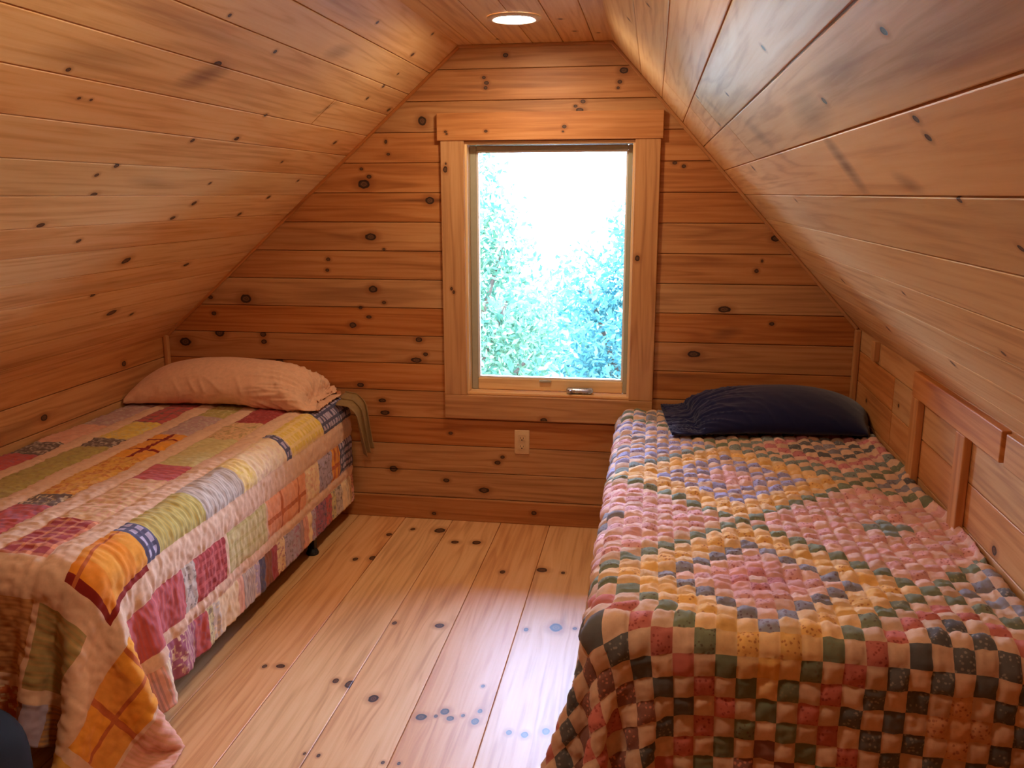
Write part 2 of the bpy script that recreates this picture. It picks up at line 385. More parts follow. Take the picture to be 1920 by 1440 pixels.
KNOT_F=[(-0.236,-1.159,0.0138,1.4300000000000002),(-0.155,-1.068,0.011,1.4300000000000002),(-0.152,-0.939,0.0248,1.1),(-0.277,-0.839,0.0173,0.9900000000000001),(-0.267,-0.741,0.0199,0.9900000000000001),(-0.526,-1.221,0.0116,1.4300000000000002),(-0.503,-1.152,0.0142,1.4300000000000002),(-0.557,-0.573,0.0112,1.4300000000000002),(-0.512,-0.414,0.0223,0.8800000000000001),(-0.527,-0.324,0.0086,1.4300000000000002),(-0.995,-0.302,0.0219,1.32),(-1.027,-0.407,0.0087,1.4300000000000002),(-0.992,-0.234,0.0077,1.4300000000000002),(-1.052,-0.89,0.0088,1.4300000000000002),(-1.046,-0.722,0.0165,0.9900000000000001),(-1.469,-0.914,0.0149,1.4300000000000002),(-1.458,-0.965,0.009,1.4300000000000002),(-1.536,-0.814,0.0155,1.2100000000000002),(-1.608,-0.642,0.0168,0.8800000000000001),(-1.569,-0.578,0.0132,1.2100000000000002),(-1.602,-0.554,0.0112,1.1),(-1.597,-0.599,0.0057,1.4300000000000002),(-1.581,-0.519,0.0057,1.4300000000000002),(-1.605,-0.477,0.0112,1.4300000000000002),(-1.55,-0.473,0.0075,1.4300000000000002),(-1.414,-0.49,0.0059,1.4300000000000002),(-1.643,-0.369,0.0083,1.4300000000000002),(-1.646,-0.322,0.01,1.4300000000000002),(-1.621,-0.263,0.011,1.4300000000000002),(-1.83,-0.646,0.0052,1.4300000000000002),(-1.833,-0.691,0.0052,1.4300000000000002),(-1.831,-0.878,0.0054,1.4300000000000002),(-1.4,-1.179,0.0149,0.77),(-1.409,-1.231,0.0075,1.4300000000000002),(-1.457,-0.966,0.009,1.4300000000000002),(-1.829,-0.92,0.0041,1.4300000000000002)]

SMEAR_L = [(-1.57, 1.50, .075, .055, .9, 1.0), (-2.02, 1.47, .16, .05, 1.5, .5), (-.97, 1.72, .08, .04, .8, .7), (-.66, 1.50, .02, .05, .75, .8), (-1.35, 1.08, .12, .03, -2, .4),
           (-1.3, .12, .45, .05, 0, .35), (-1.2, 1.86, .4, .03, -.5, .35), (-1.9, 1.63, .5, .02, 0, .35), (-1.0, .55, .5, .03, 0, .3)]
SMEAR_R = [(-2.235, .835, .045, .07, -.4, .95), (-2.30, .95, .16, .045, -1.0, .65), (-2.62, .975, .22, .035, -1.5, .55), (-3.0, .95, .45, .03, -1.0, .55), (-1.62, .96, .08, .05, .5, .5), (-2.52, .79, .05, .022, .6, .6),
           (-1.0, .33, .3, .02, 0, .4), (-1.3, .68, .3, .04, -2, .3), (-1.25, 1.1, .05, .04, .8, .4)]
SMEAR_F = [(-1.09, -.99, .16, .05, 0, .28), (-2.0, -.62, .16, .06, 0, .25), (-.95, -.28, .10, .012, 0, .45)]
SMEAR_B = [(-1.0, 1.506, .28, .010, 0, .8), (.12, .74, .24, .014, 0, .75), (.3, .72, .4, .03, 0, .25), (.33, .935, .06, .03, 1, .7), (-1.5, .63, .5, .03, 0, .25), (-1.55, 1.33, .4, .04, 0, .3),
           (-.5, 2.0, .5, .02, 0, .3)]

bk = Boards((0, 0, 0), (1, 0, 0), (0, 0, 1), (0, -1, 0), KNOT_B, SMEAR_B, seed=3)
zs = [-0.02] + [0.11 + 0.13 * k for k in range(16)] + [2.19]
for a, b in zip(zs[:-1], zs[1:]):
    rnd = bk.r.random(); off = (bk.r.random() * 9, bk.r.random() * 3)
    cuts = sorted({a, b} | {c for c in (OZ0, OZ1) if a < c < b})
    for c, d in zip(cuts[:-1], cuts[1:]):
        inside = c >= OZ0 - 1e-6 and d <= OZ1 + 1e-6
        for (u0, u1) in ([(-2.4, OX0), (OX1, .95)] if inside else [(-2.4, .95)]):
            bk.board(u0, u1, c, d, c == a, d == b, ulim=back_lim, rnd=rnd, off=off)
for lo, hi in (((-2.6, -.2, -.16), (OX0, 2.4, -.012)), ((OX1, -.2, -.16), (1.2, 2.4, -.012)), ((OX0, -.2, -.16), (OX1, OZ0, -.012)), ((OX0, OZ1, -.16), (OX1, 2.4, -.012))):
    bk.solid(lo, hi)
tag(bk.build('wall_back', M_BACK), kind='structure')

def split_boards(B, vs, u0, u1, joints):
    for i, (a, b) in enumerate(zip(vs[:-1], vs[1:])):
        cuts = [u0] + sorted(j for (k, j) in joints if k == i) + [u1]
        for n, (c, d) in enumerate(zip(cuts[:-1], cuts[1:])):
            B.board(c, d, a, b, True, True, n > 0, n < len(cuts) - 2)

sl = Boards((XL, 0, ZL), (0, 1, 0), TL, NL, KNOT_L, SMEAR_L, seed=5)
split_boards(sl, [0.0] + [.109 + .1303 * k for k in range(0, 14)] + [LL + .01], YF, 0.0, [(11, -.66), (8, -3.2), (5, -2.9), (3, -3.4), (9, -3.0)])
sl.solid((YF - .1, -.1, -.14), (.16, LL + .08, -.012))
tag(sl.build('ceiling_slope_left', M_SLOPE), kind='structure')

sr = Boards((XR, 0, ZR), (0, 1, 0), TR, NR, KNOT_R, SMEAR_R, seed=9)
split_boards(sr, [0.0] + [.097 + .1335 * k for k in range(0, 11)] + [LR + .01], YF, 0.0, [(8, -.70), (8, -1.05), (7, -1.22), (6, -3.6), (9, -.62), (5, -3.3)])
sr.solid((YF - .1, -.1, -.14), (.16, LR + .08, -.012))
tag(sr.build('ceiling_slope_right', M_SLOPE), kind='structure')

cb = Boards((0, 0, ZC), (0, 1, 0), (1, 0, 0), (0, 0, -1), [(-.25, -.33, .008, 1.3), (-.2, -.24, .007, 1.3), (-.5, -.36, .008, 1.3), (-.12, -.66, .007, 1.3)], (), seed=12)
split_boards(cb, [CLX - .004, -.79, -.66, -.53, -.40, -.27, CRX + .004], YF, 0.0, [(2, -1.3)])
cb.solid((YF - .1, CLX - .15, -.14), (.16, CRX + .15, -.012))
tag(cb.build('ceiling', M_SLOPE), kind='structure')

kl = Boards((XL, 0, 0), (0, 1, 0), (0, 0, 1), (1, 0, 0), [(-.9, .68, .012, 1.5), (-1.5, .80, .01, 1.4), (-.35, .79, .012, 1.3), (-1.18, .66, .016, 1.6)], [(-1.1, .68, .4, .02, 0, .4)], seed=21)
split_boards(kl, [-.02, .11, .24, .37, .50, .63, .76, ZL + .004], YF, 0.0, [])
kl.solid((YF - .1, -.2, -.14), (.16, ZL + .1, -.012))
tag(kl.build('wall_left', M_TRIM), kind='structure')

kr = Boards((XR, 0, 0), (0, 1, 0), (0, 0, 1), (-1, 0, 0), [(-.66, .79, .006, 1.3), (-1.62, .64, .012, 1.3), (-.2, .70, .008, 1.3)], [(-1.9, .8, .2, .03, 0, .3)], seed=22)
split_boards(kr, [-.02, .097, .227, .357, .487, .617, .747, .877, ZR + .004], YF, 0.0, [(6, -.58), (5, -.58), (7, -.36)])
kr.solid((YF - .1, -.2, -.14), (.16, ZR + .1, -.012))
tag(kr.build('wall_right', M_TRIM), kind='structure')

fl = Boards((0, 0, 0), (0, 1, 0), (1, 0, 0), (0, 0, 1), KNOT_F, SMEAR_F, groove=.008, gw=.0030, seed=31)
split_boards(fl, [-.205 + .2345 * k for k in range(-10, 6)], YF, 0.0, [(0, -1.4), (1, -.6), (12, -1.2), (13, -2.5)])
fl.solid((YF - .1, -2.5, -.2), (.16, 1.1, -.012))
tag(fl.build('floor', M_FLOOR), kind='structure')

ew = Boards((0, YF, 0), (1, 0, 0), (0, 0, 1), (0, 1, 0), [], (), seed=41)
for a, b in zip(zs[:-1], zs[1:]): ew.board(-2.4, .95, a, b, ulim=back_lim)
ew.solid((-2.6, -.2, -.16), (1.2, 2.4, -.012))
tag(ew.build('wall_front', M_BACK), kind='structure')

tag(wood_box('baseboard_back', (-2.33, -.016, 0), (.885, -.0005, .109), 0, M_BACK, bevel=.004, knots=[(-.515, .06, .010), (-1.0, .03, .008), (.3, .06, .01)]), kind='structure')

def slope_trim(name, A, B, n):
    A = Vector(A); B = Vector(B); d = B - A; L = d.length
    rot = Matrix((d.normalized(), Vector((0, 1, 0)), Vector(d.normalized()).cross(Vector((0, 1, 0))))).transposed()
    o = wood_box(name, (0, -.011, -.007), (L, -.001, .007), 0, M_BACK, None, .004, (), rot, A + Vector(n) * .007)
    return tag(o, kind='structure')
slope_trim('trim_1', (XL + .01, 0, ZL + .01), (CLX, 0, ZC), NL)
slope_trim('trim_2', (XR - .01, 0, ZR + .01), (CRX, 0, ZC), NR)
slope_trim('trim_3', (CLX - .005, 0, ZC), (CRX + .005, 0, ZC), (0, 0, -1))
tag(wood_box('trim_4', (XL + .0005, -.026, .11), (XL + .026, -.001, ZL + .01), 2, M_TRIM, bevel=.006), kind='structure')
tag(wood_box('trim_5', (XR - .026, -.026, .11), (XR - .0005, -.001, ZR + .004), 2, M_TRIM, bevel=.006), kind='structure')
# access panel battens standing off the right knee wall
BT = .024
tag(wood_box('trim_6', (XR - BT, -.955, .30), (XR - .0005, -.885, .878), 2, M_TRIM, bevel=.003), kind='structure')
tag(wood_box('trim_7', (XR - BT, -1.395, .30), (XR - .0005, -1.325, .878), 2, M_TRIM, bevel=.003), kind='structure')
tag(wood_box('trim_8', (XR - BT, -1.640, .879), (XR - .0005, -.885, .962), 1, M_TRIM, bevel=.003), kind='structure')
tag(wood_box('trim_9', (XR - BT, -3.6, .879), (XR - .0005, -1.668, .962), 1, M_TRIM, bevel=.003), kind='structure')
tag(wood_box('trim_10', (XR - BT, -.345, .89), (XR - .0005, -.300, .968), 2, M_TRIM, bevel=.003), kind='structure')

# ---------------------------------------------------------------- window
win = tag(empty('window_1', (0, 0, 0)), kind='structure')
CT = .020
wood_box('head_casing', (-.950, -CT - .005, OZ1 + .002), (.029, -.0005, 1.878), 0, M_TRIM, win, .003, [(-.91, 1.80, .005), (-.905, 1.79, .004), (-.73, 1.80, .006), (-.39, 1.815, .007), (-.395, 1.795, .004)])
wood_box('side_casing', (-.936, -CT, .622), (OX0 + .004, -.0005, OZ1 + .002), 2, M_TRIM, win, .003, [(1.64, -.915, .010), (1.665, -.912, .004), (1.115, -.895, .006), (1.10, -.885, .006)])
wood_box('side_casing', (OX1 - .004, -CT, .622), (.020, -.0005, OZ1 + .002), 2, M_TRIM, win, .003, [(1.26, -.065, .010)])
wood_box('bottom_casing', (-.936, -CT, .510), (.020, -.0005, .622), 0, M_TRIM, win, .003, [(-.47, .515, .012)])
# jamb lining
JD = .125
wood_box('side_jamb', (OX0 + .0005, -.004, OZ0 + .014), (OX0 + .014, JD, OZ1 - .014), 2, M_JAMB, win, .0015)
wood_box('side_jamb', (OX1 - .014, -.004, OZ0 + .014), (OX1 - .0005, JD, OZ1 - .014), 2, M_JAMB, win, .0015)
wood_box('head_jamb', (OX0 + .0005, -.004, OZ1 - .014), (OX1 - .0005, JD, OZ1 - .0005), 0, M_JAMB, win, .0015)
wood_box('window_stool', (OX0 + .0005, -.006, OZ0 + .0005), (OX1 - .0005, JD, OZ0 + .014), 0, M_JAMB, win, .003)
# casement sash
sash = link(bpy.data.objects.new('sash', None), win)
SY0, SY1 = .050, .095
GX0, GX1, GZ0, GZ1 = -.790, -.117, .692, 1.722
def sbar(name, lo, hi, mat, ax):
    return wood_box(name, lo, hi, ax, mat, sash, .004)
sbar('stile', (OX0 + .015, SY0, OZ0 + .016), (GX0, SY1, OZ1 - .016), M_GREY, 2)
sbar('stile', (GX1, SY0, OZ0 + .016), (OX1 - .015, SY1, OZ1 - .016), M_GREY, 2)
sbar('top_rail', (GX0 + .0003, SY0, GZ1), (GX1 - .0003, SY1, OZ1 - .016), M_GREY, 0)
sbar('bottom_rail', (GX0 + .0003, SY0, OZ0 + .016), (GX1 - .0003, SY1, GZ0), M_JAMB, 0)
bm = bmesh.new()
for lo, hi in (((GX0, SY0 + .006, GZ0), (GX0 + .009, SY0 + .03, GZ1)), ((GX1 - .009, SY0 + .006, GZ0), (GX1, SY0 + .03, GZ1)), ((GX0 + .009, SY0 + .006, GZ0), (GX1 - .009, SY0 + .03, GZ0 + .009)), ((GX0 + .009, SY0 + .006, GZ1 - .009), (GX1 - .009, SY0 + .03, GZ1))):
    bm_box(bm, lo, hi, .002)
bm_obj('glazing_bead', bm, M_WHITE, sash)
bm = bmesh.new(); bm_box(bm, (GX0 + .002, SY0 + .018, GZ0 + .002), (GX1 - .002, SY0 + .022, GZ1 - .002))
bm_obj('pane', bm, M_GLASS, sash)
bm = bmesh.new(); bm_box(bm, (-.50, SY0 - .010, GZ0 - .012), (-.445, SY0 + .002, GZ0 - .002), .002)
bm_obj('sash_lock', bm, M_GREY, win)
# folding crank operator
crank = link(bpy.data.objects.new('crank_handle', None), win)
bm = bmesh.new(); bm_box(bm, (-.372, .012, OZ0 + .0145), (-.262, .047, OZ0 + .040), .008, 3)
bm_obj('crank_cover', bm, M_STEEL, crank, True)
bm = bmesh.new(); bm_cyl(bm, (-.262, .020, OZ0 + .03), (-.262, .006, OZ0 + .034), .015, .013, 24); bm_cyl(bm, (-.262, .007, OZ0 + .033), (-.262, .003, OZ0 + .034), .006, .006, 16)
bm_obj('crank_hub', bm, M_STEEL, crank)
bm = bmesh.new(); bm_box(bm, (-.355, .003, OZ0 + .024), (-.265, .010, OZ0 + .036), .003); bm_cyl(bm, (-.352, .004, OZ0 + .03), (-.352, -.012, OZ0 + .03), .007, .006, 16)
bm_obj('crank_arm', bm, M_STEEL, crank, True)

# ---------------------------------------------------------------- outlet
ou = tag(empty('wall_outlet', (-.574, 0, .402)), 'almond duplex outlet on the pine wall under the window', 'outlet')
bm = bmesh.new(); bm_box(bm, (-.035, -.0065, -.058), (.035, -.0005, .058), .003, 3); bm_obj('cover_plate', bm, M_ALMOND, ou, True)
for zz in (-.020, .020):
    bm = bmesh.new(); bm_box(bm, (-.017, -.0085, zz - .014), (.017, -.0055, zz + .014), .004, 3); r = bm_obj('receptacle', bm, M_ALMOND, ou, True)
    bm = bmesh.new(); bm_box(bm, (-.008, -.0089, zz - .003), (-.006, -.0080, zz + .006)); bm_box(bm, (.006, -.0089, zz - .003), (.008, -.0080, zz + .005)); bm_cyl(bm, (0, -.0089, zz - .008), (0, -.008, zz - .008), .003, .003, 10)
    bm_obj('slots', bm, M_SLOT, r)
bm = bmesh.new(); bm_cyl(bm, (0, -.0078, 0), (0, -.0060, 0), .0035, .0035, 12); bm_obj('screw', bm, M_ALMOND, ou)

# ---------------------------------------------------------------- recessed lights
def downlight(x, y, label, mat=None):
    o = tag(empty('recessed_light', (x, y, ZC)), label, 'ceiling light', 'recessed ceiling lights')
    bm = bmesh.new(); bm_lathe(bm, [(.098, -.0008), (.0985, -.004), (.094, -.0085), (.080, -.0105), (.072, -.008), (.070, -.0015)], 56)
    bm_obj('trim_ring', bm, M_WHITE, o, True)
    bm = bmesh.new(); rg = bm_lathe(bm, [(.0695, -.004), (.062, -.0085), (.045, -.0115), (.022, -.0130)], 56)
    bm.faces.new(rg[-1][::-1]); bm_obj('lens', bm, mat or M_LAMP, o, True)
    return o
downlight(-.522, -.56, 'round white recessed light in the flat ceiling above the window')

# ---------------------------------------------------------------- cloth
def upsample(P, k):
    """Catmull-Rom refinement of a grid of points (n, m, 3) by k along both axes"""
    def along(A):
        n = A.shape[0]
        E = np.concatenate([2 * A[:1] - A[1:2], A, 2 * A[-1:] - A[-2:-1]])
        out = []
        for t in np.arange(k) / k:
            p0, p1, p2, p3 = E[:n - 1], E[1:n], E[2:n + 1], E[3:n + 2]
            out.append(.5 * (2 * p1 + (p2 - p0) * t + (2 * p0 - 5 * p1 + 4 * p2 - p3) * t * t + (3 * p1 - p0 - 3 * p2 + p3) * t ** 3))
        R = np.stack(out, 1).reshape((n - 1) * k, *A.shape[1:])
        return np.concatenate([R, A[-1:]])
    return along(along(P).swapaxes(0, 1)).swapaxes(0, 1)

def grid_normals(P):
    du = np.gradient(P, axis=0); dv = np.gradient(P, axis=1)
    n = np.cross(du, dv); return n / (np.linalg.norm(n, axis=2, keepdims=True) + 1e-9)

def drape(S, T, X, collide, steps=260, iters=9, bend=.35, g=9.8, hold=None):
    """position-based cloth: S, T rest coordinates of the grid, X start positions"""
    P = X.copy(); Q = X.copy(); dt = 1 / 60.
    hs = S[1] - S[0]; ht = T[1] - T[0]; hd = math.hypot(hs, ht)
    def rel(a, b, L, k):
        d = b - a; l = np.sqrt((d * d).sum(-1, keepdims=True)) + 1e-9
        c = d * ((l - L) / l * (.5 * k)); a += c; b -= c
    def push_apart(a, b, L, k):
        d = b - a; l = np.sqrt((d * d).sum(-1, keepdims=True)) + 1e-9
        c = d * (np.minimum(l - L, 0) / l * (.5 * k)); a += c; b -= c
    n, m = P.shape[:2]
    for st in range(steps):
        damp = .985 if st < steps * .7 else .93
        V = (P - Q) * damp; Q = P.copy(); P = P + V; P[..., 2] -= g * dt * dt * .5
        if hold is not None: P[hold] = Q[hold]
        for it in range(iters):
            for o in (0, 1):
                e = P[o:n - 1:2]; f = P[o + 1:n:2]; q = min(len(e), len(f)); rel(e[:q], f[:q], hs, 1.0)
                e = P[:, o:m - 1:2]; f = P[:, o + 1:m:2]; q = min(e.shape[1], f.shape[1]); rel(e[:, :q], f[:, :q], ht, 1.0)
            if it % 2 == 0:
                for o in (0, 1):
                    e = P[o:n - 1:2, :-1]; f = P[o + 1:n:2, 1:]; q = min(len(e), len(f)); rel(e[:q], f[:q], hd, .35)
                    e = P[o:n - 1:2, 1:]; f = P[o + 1:n:2, :-1]; q = min(len(e), len(f)); rel(e[:q], f[:q], hd, .35)
                for o in (0, 1, 2, 3):
                    e = P[o:n - 2:4]; f = P[o + 2:n:4]; q = min(len(e), len(f)); push_apart(e[:q], f[:q], 2 * hs, bend)
                    e = P[:, o:m - 2:4]; f = P[:, o + 2:m:4]; q = min(e.shape[1], f.shape[1]); push_apart(e[:, :q], f[:, :q], 2 * ht, bend)
            if hold is not None: P[hold] = X[hold]
            if it in (iters - 1, iters // 2): P, hit = collide(P)
        D = P - Q
        Q = np.where(hit[..., None], P - D * .35, Q)
        sp = np.linalg.norm(P - Q, axis=2, keepdims=True); Q = P - (P - Q) * np.minimum(1, .03 / (sp + 1e-9))
    return P

def box_collider(lo, hi, r, th, xlim, ylim, zmin=.012, slope=(0, 0)):
    lo = np.array(lo, float); hi = np.array(hi, float); c = (lo + hi) / 2; b = (hi - lo) / 2 - r
    def f(P):
        p = P - c
        p = p - np.stack([np.zeros(P.shape[:2])] * 2 + [slope[0] * (P[..., 0] - c[0]) + slope[1] * (P[..., 1] - c[1])], -1)
        q = np.abs(p) - b
        o = np.maximum(q, 0); lo_ = np.sqrt((o * o).sum(-1)); d = lo_ + np.minimum(q.max(-1), 0) - r
        nrm = o / (lo_[..., None] + 1e-9)
        ins = lo_ < 1e-9
        am = np.argmax(q, -1); oh = np.eye(3)[am]
        nrm = np.where(ins[..., None], oh, nrm) * np.sign(p)
        pen = th - d; hit = pen > 0
        P = P + nrm * np.where(hit, pen, 0)[..., None]
        z = P[..., 2] < zmin; hit = hit | z
        P[..., 2] = np.maximum(P[..., 2], zmin)
        P[..., 0] = np.clip(P[..., 0], *xlim); P[..., 1] = np.clip(P[..., 1], *ylim)
        return P, hit
    return f

def hash2(i, j, k=0):
    v = np.sin(np.asarray(i) * 127.1 + np.asarray(j) * 311.7 + k * 74.7) * 43758.5453
    return v - np.floor(v)

def vnoise(x, y, k=0):
    i = np.floor(x); j = np.floor(y); a = x - i; b = y - j
    a = a * a * (3 - 2 * a); b = b * b * (3 - 2 * b)
    return (hash2(i, j, k) * (1 - a) + hash2(i + 1, j, k) * a) * (1 - b) + (hash2(i, j + 1, k) * (1 - a) + hash2(i + 1, j + 1, k) * a) * b

def cloth_object(name, P, col, mat, parent=None, thick=.006, alpha=None):
    n, m = P.shape[:2]
    idx = np.arange(n * m).reshape(n, m)
    F = np.stack([idx[:-1, :-1], idx[1:, :-1], idx[1:, 1:], idx[:-1, 1:]], -1).reshape(-1, 4)
    fc = None
    if col is not None: fc = np.concatenate([col.reshape(-1, 3), (np.ones((len(F), 1)) if alpha is None else alpha.reshape(-1, 1))], 1)
    o = mesh_np(name, P.reshape(-1, 3), F, mat, parent, True, fcol=fc)
    if thick:
        md = o.modifiers.new('thickness', 'SOLIDIFY'); md.thickness = thick; md.offset = -1
    return o

M_QUILT = fabric_mat('quilted_cotton', None, .95, 1200.0, .12, .2, 0.0, True)

# ------------------------------------------------ right bed and its checkered diamond quilt
bedR = tag(empty('bed', (.39, -1.0, 0)), 'twin bed under the checkered diamond quilt along the right knee wall', 'bed')
def bed_parts(bed, x0, x1, y0, y1, rail_z, box_z, top_z, r, casters=False):
    ox, oy = bed.location.x, bed.location.y
    def P(x, y, z): return (x - ox, y - oy, z)
    bm = bmesh.new(); bm_box(bm, P(x0, y0, box_z), P(x1, y1, top_z), r, 5); bm_obj('mattress', bm, M_MATTR, bed, True)
    bm = bmesh.new(); bm_box(bm, P(x0 + .012, y0 + .015, rail_z + .005), P(x1 - .012, y1 - .015, box_z - .001), .03, 3); bm_obj('box_spring', bm, M_BOX, bed, True)
    for xs, s in ((x0 + .012, 1), (x1 - .012, -1)):
        bm = bmesh.new(); bm_box(bm, P(min(xs, xs + s * .004), y0 + .02, rail_z - .034), P(max(xs, xs + s * .004), y1 - .02, rail_z), .001)
        bm_box(bm, P(min(xs, xs + s * .035), y0 + .02, rail_z), P(max(xs, xs + s * .035), y1 - .02, rail_z + .004), .001)
        bm_obj('side_rail', bm, M_BLACK, bed)
    for yy in (y0 + .18, y1 - .43):
        bm = bmesh.new(); bm_box(bm, P(x0 + .03, yy - .018, rail_z - .036), P(x1 - .03, yy + .018, rail_z - .001), .002); bm_obj('cross_bar', bm, M_BLACK, bed)
    for k, (xx, yy) in enumerate(((x0 + .022, y1 - .47), (x1 - .022, y1 - .47), (x0 + .022, y0 + .14), (x1 - .022, y0 + .14))):
        bm = bmesh.new(); s = -1 if xx > (x0 + x1) / 2 else 1
        bm_box(bm, P(xx - .016, yy - .016, .028), P(xx + .016, yy + .016, rail_z - .030), .003)
        lg = bm_obj('leg', bm, M_BLACK, bed)
        if casters and k >= 2:
            bm = bmesh.new(); bm_cyl(bm, P(xx - .012, yy, .0275), P(xx + .012, yy, .0275), .027, .027, 28)
            bmesh.ops.bevel(bm, geom=bm.edges[:], offset=.003, segments=2, affect='EDGES'); bm_obj('caster', bm, M_RUBBER, lg, True)
        else:
            bm = bmesh.new(); bm_lathe(bm, [(.0005, .0005), (.026, .0005), (.028, .006), (.022, .02), (.016, .03)], 24, P(xx, yy, 0)); bm_obj('foot', bm, M_RUBBER, lg, True)
RTOP = .582
bed_parts(bedR, -.115, .878, -2.07, -.03, .19, .36, RTOP, .05)

h = .0449
IX = (-21, 13); JY = (-18, 38)
CX, CY = .287, -1.787
S = CX + h * np.arange(IX[0] - .5, IX[1] + .51, .5); T = CY + h * np.arange(JY[0] - .5, JY[1] + .51, .5)
X = np.stack(np.meshgrid(S, T, indexing='ij') + [np.full((len(S), len(T)), RTOP + .02)], -1)
X[..., 2] += .004 * (vnoise(X[..., 0] * 7, X[..., 1] * 7) - .5)
over = np.maximum(-.12 - X[..., 0], 0) + np.maximum(-2.075 - X[..., 1], 0)
X[..., 2] -= over * .5
colR = box_collider((-.118, -2.073, .1), (2.2, 1.0, RTOP), .055, .010, (-9, XR - .012), (-9, -.022))
hold = (X[..., 0] > -.02) & (X[..., 1] > -1.985) & (X[..., 0] < .80)
X[..., 2] = np.where(hold, RTOP + .010, X[..., 2])
PR = drape(S, T, X, colR, hold=hold)
K = 6
F6 = upsample(upsample(PR, 2), 3) if False else upsample(PR, 3)
nx, ny = F6.shape[0] - 1, F6.shape[1] - 1
gi = np.arange(nx + 1) / 6.0; gj = np.arange(ny + 1) / 6.0
fa = np.abs((gi % 1) * 2 - 1); fb = np.abs((gj % 1) * 2 - 1)
puff = np.sqrt(np.clip((1 - fa[:, None] ** 3) * (1 - fb[None, :] ** 3), 0, 1)) * .0075
GI, GJ = np.meshgrid(gi, gj, indexing='ij')
puff += .0085 * (vnoise(GI * 2.1, GJ * 2.3, 2) - .5) + .0052 * (vnoise(GI * 4.7, GJ * 5.3, 3) - .5) + .012 * (vnoise(GI * .8, GJ * .8, 4) - .5)
NRM = grid_normals(F6)
if NRM[nx // 2, ny // 2, 2] < 0: NRM = -NRM
F6 = F6 + NRM * puff[..., None]
F6[..., 0] = np.minimum(F6[..., 0], XR - .008); F6[..., 1] = np.minimum(F6[..., 1], -.018); F6[..., 2] = np.maximum(F6[..., 2], .008)

PAL = {'cream': (212, 172, 142), 'pcream': (218, 172, 152), 'ycream': (224, 180, 128), 'yellow': (226, 172, 98), 'green': (118, 122, 96), 'dgreen': (98, 102, 84), 'greyblue': (136, 130, 136),
       'rose': (194, 122, 122), 'pink': (214, 154, 146), 'navy': (96, 93, 92), 'maroon': (138, 90, 76), 'red': (194, 108, 94), 'peach': (218, 162, 118), 'lav': (156, 150, 184), 'greygreen': (128, 136, 128), 'cpink': (228, 178, 178)}
PALL = {k: lin(v) for k, v in PAL.items()}
TYPES = {
    (0, 0): {0: 'pcream', 1: 'rose', 2: 'pink', 3: 'pink', 4: 'pcream', 5: 'greyblue', 6: 'ycream', 7: 'yellow', 8: 'ycream', 9: 'green'},
    (1, -1): {0: 'pink', 1: 'cpink', 2: 'pcream', 3: 'lav', 4: 'cream', 5: 'lav', 6: 'ycream', 7: 'yellow', 8: 'ycream', 9: 'greygreen'},  # lavender rings carry the bluish window light in their colour
    (1, 0): {0: 'greygreen', 1: 'greygreen', 2: 'pcream', 3: 'pink', 4: 'pcream', 5: 'pink', 6: 'pcream', 7: 'pink', 8: 'pcream', 9: 'green'},
    (0, -1): {0: 'cream', 1: 'greyblue', 2: 'pcream', 3: 'cpink', 4: 'pcream', 5: 'pink', 6: 'pcream', 7: 'pink', 8: 'cream', 9: 'green'},
    (0, 1): {0: 'peach', 1: 'peach', 2: 'cream', 3: 'navy', 4: 'cream', 5: 'navy', 6: 'cream', 7: 'red', 8: 'cream', 9: 'green'},
    (-1, 0): {0: 'cream', 1: 'red', 2: 'cream', 3: 'maroon', 4: 'cream', 5: 'navy', 6: 'cream', 7: 'red', 8: 'cream', 9: 'green'},
    (-1, 1): {0: 'cream', 1: 'peach', 2: 'cream', 3: 'navy', 4: 'cream', 5: 'dgreen', 6: 'cream', 7: 'maroon', 8: 'cream', 9: 'green'},
    (2, -1): {0: 'cream', 1: 'greyblue', 2: 'cream', 3: 'navy', 4: 'cream', 5: 'rose', 6: 'pcream', 7: 'greygreen', 8: 'cream', 9: 'greygreen'},
    (1, -2): {0: 'cream', 1: 'cpink', 2: 'cream', 3: 'greyblue', 4: 'cream', 5: 'lav', 6: 'cream', 7: 'lav', 8: 'cream', 9: 'greygreen'},  # lavender here also has the window's blue light put into the cloth colour
}
DEF = {0: 'cream', 1: 'rose', 2: 'cream', 3: 'pink', 4: 'cream', 5: 'navy', 6: 'cream', 7: 'greyblue', 8: 'cream', 9: 'green'}
fi = np.arange(nx); fj = np.arange(ny)
pi = (fi // 6) + IX[0]; pj = (fj // 6) + JY[0]
PI_, PJ_ = np.meshgrid(pi, pj, indexing='ij'); FI, FJ = np.meshgrid(fi, fj, indexing='ij')
p = PI_ + PJ_; q = PI_ - PJ_
A = np.round(p / 18.0).astype(int); B = np.round(q / 18.0).astype(int)
dd = np.maximum(np.abs(p - 18 * A), np.abs(q - 18 * B))
col = np.zeros((nx, ny, 3))
for a in np.unique(A):
    for b in np.unique(B):
        tb = TYPES.get((int(a), int(b)), DEF)
        for d in range(10):
            mk = (A == a) & (B == b) & (dd == d)
            if mk.any(): col[mk] = PALL[tb[d]]
col *= (0.86 + .24 * hash2(PI_, PJ_, 5))[..., None]
odd = (dd % 2 == 1)
alpha = np.where(odd, .1 + .9 * (hash2(PI_, PJ_, 8) < .22), .94)
qr = cloth_object('quilt', F6, col, M_QUILT, alpha=alpha)
tag(qr, 'checkered patchwork quilt with diamond rings draped over the right bed', 'quilt')

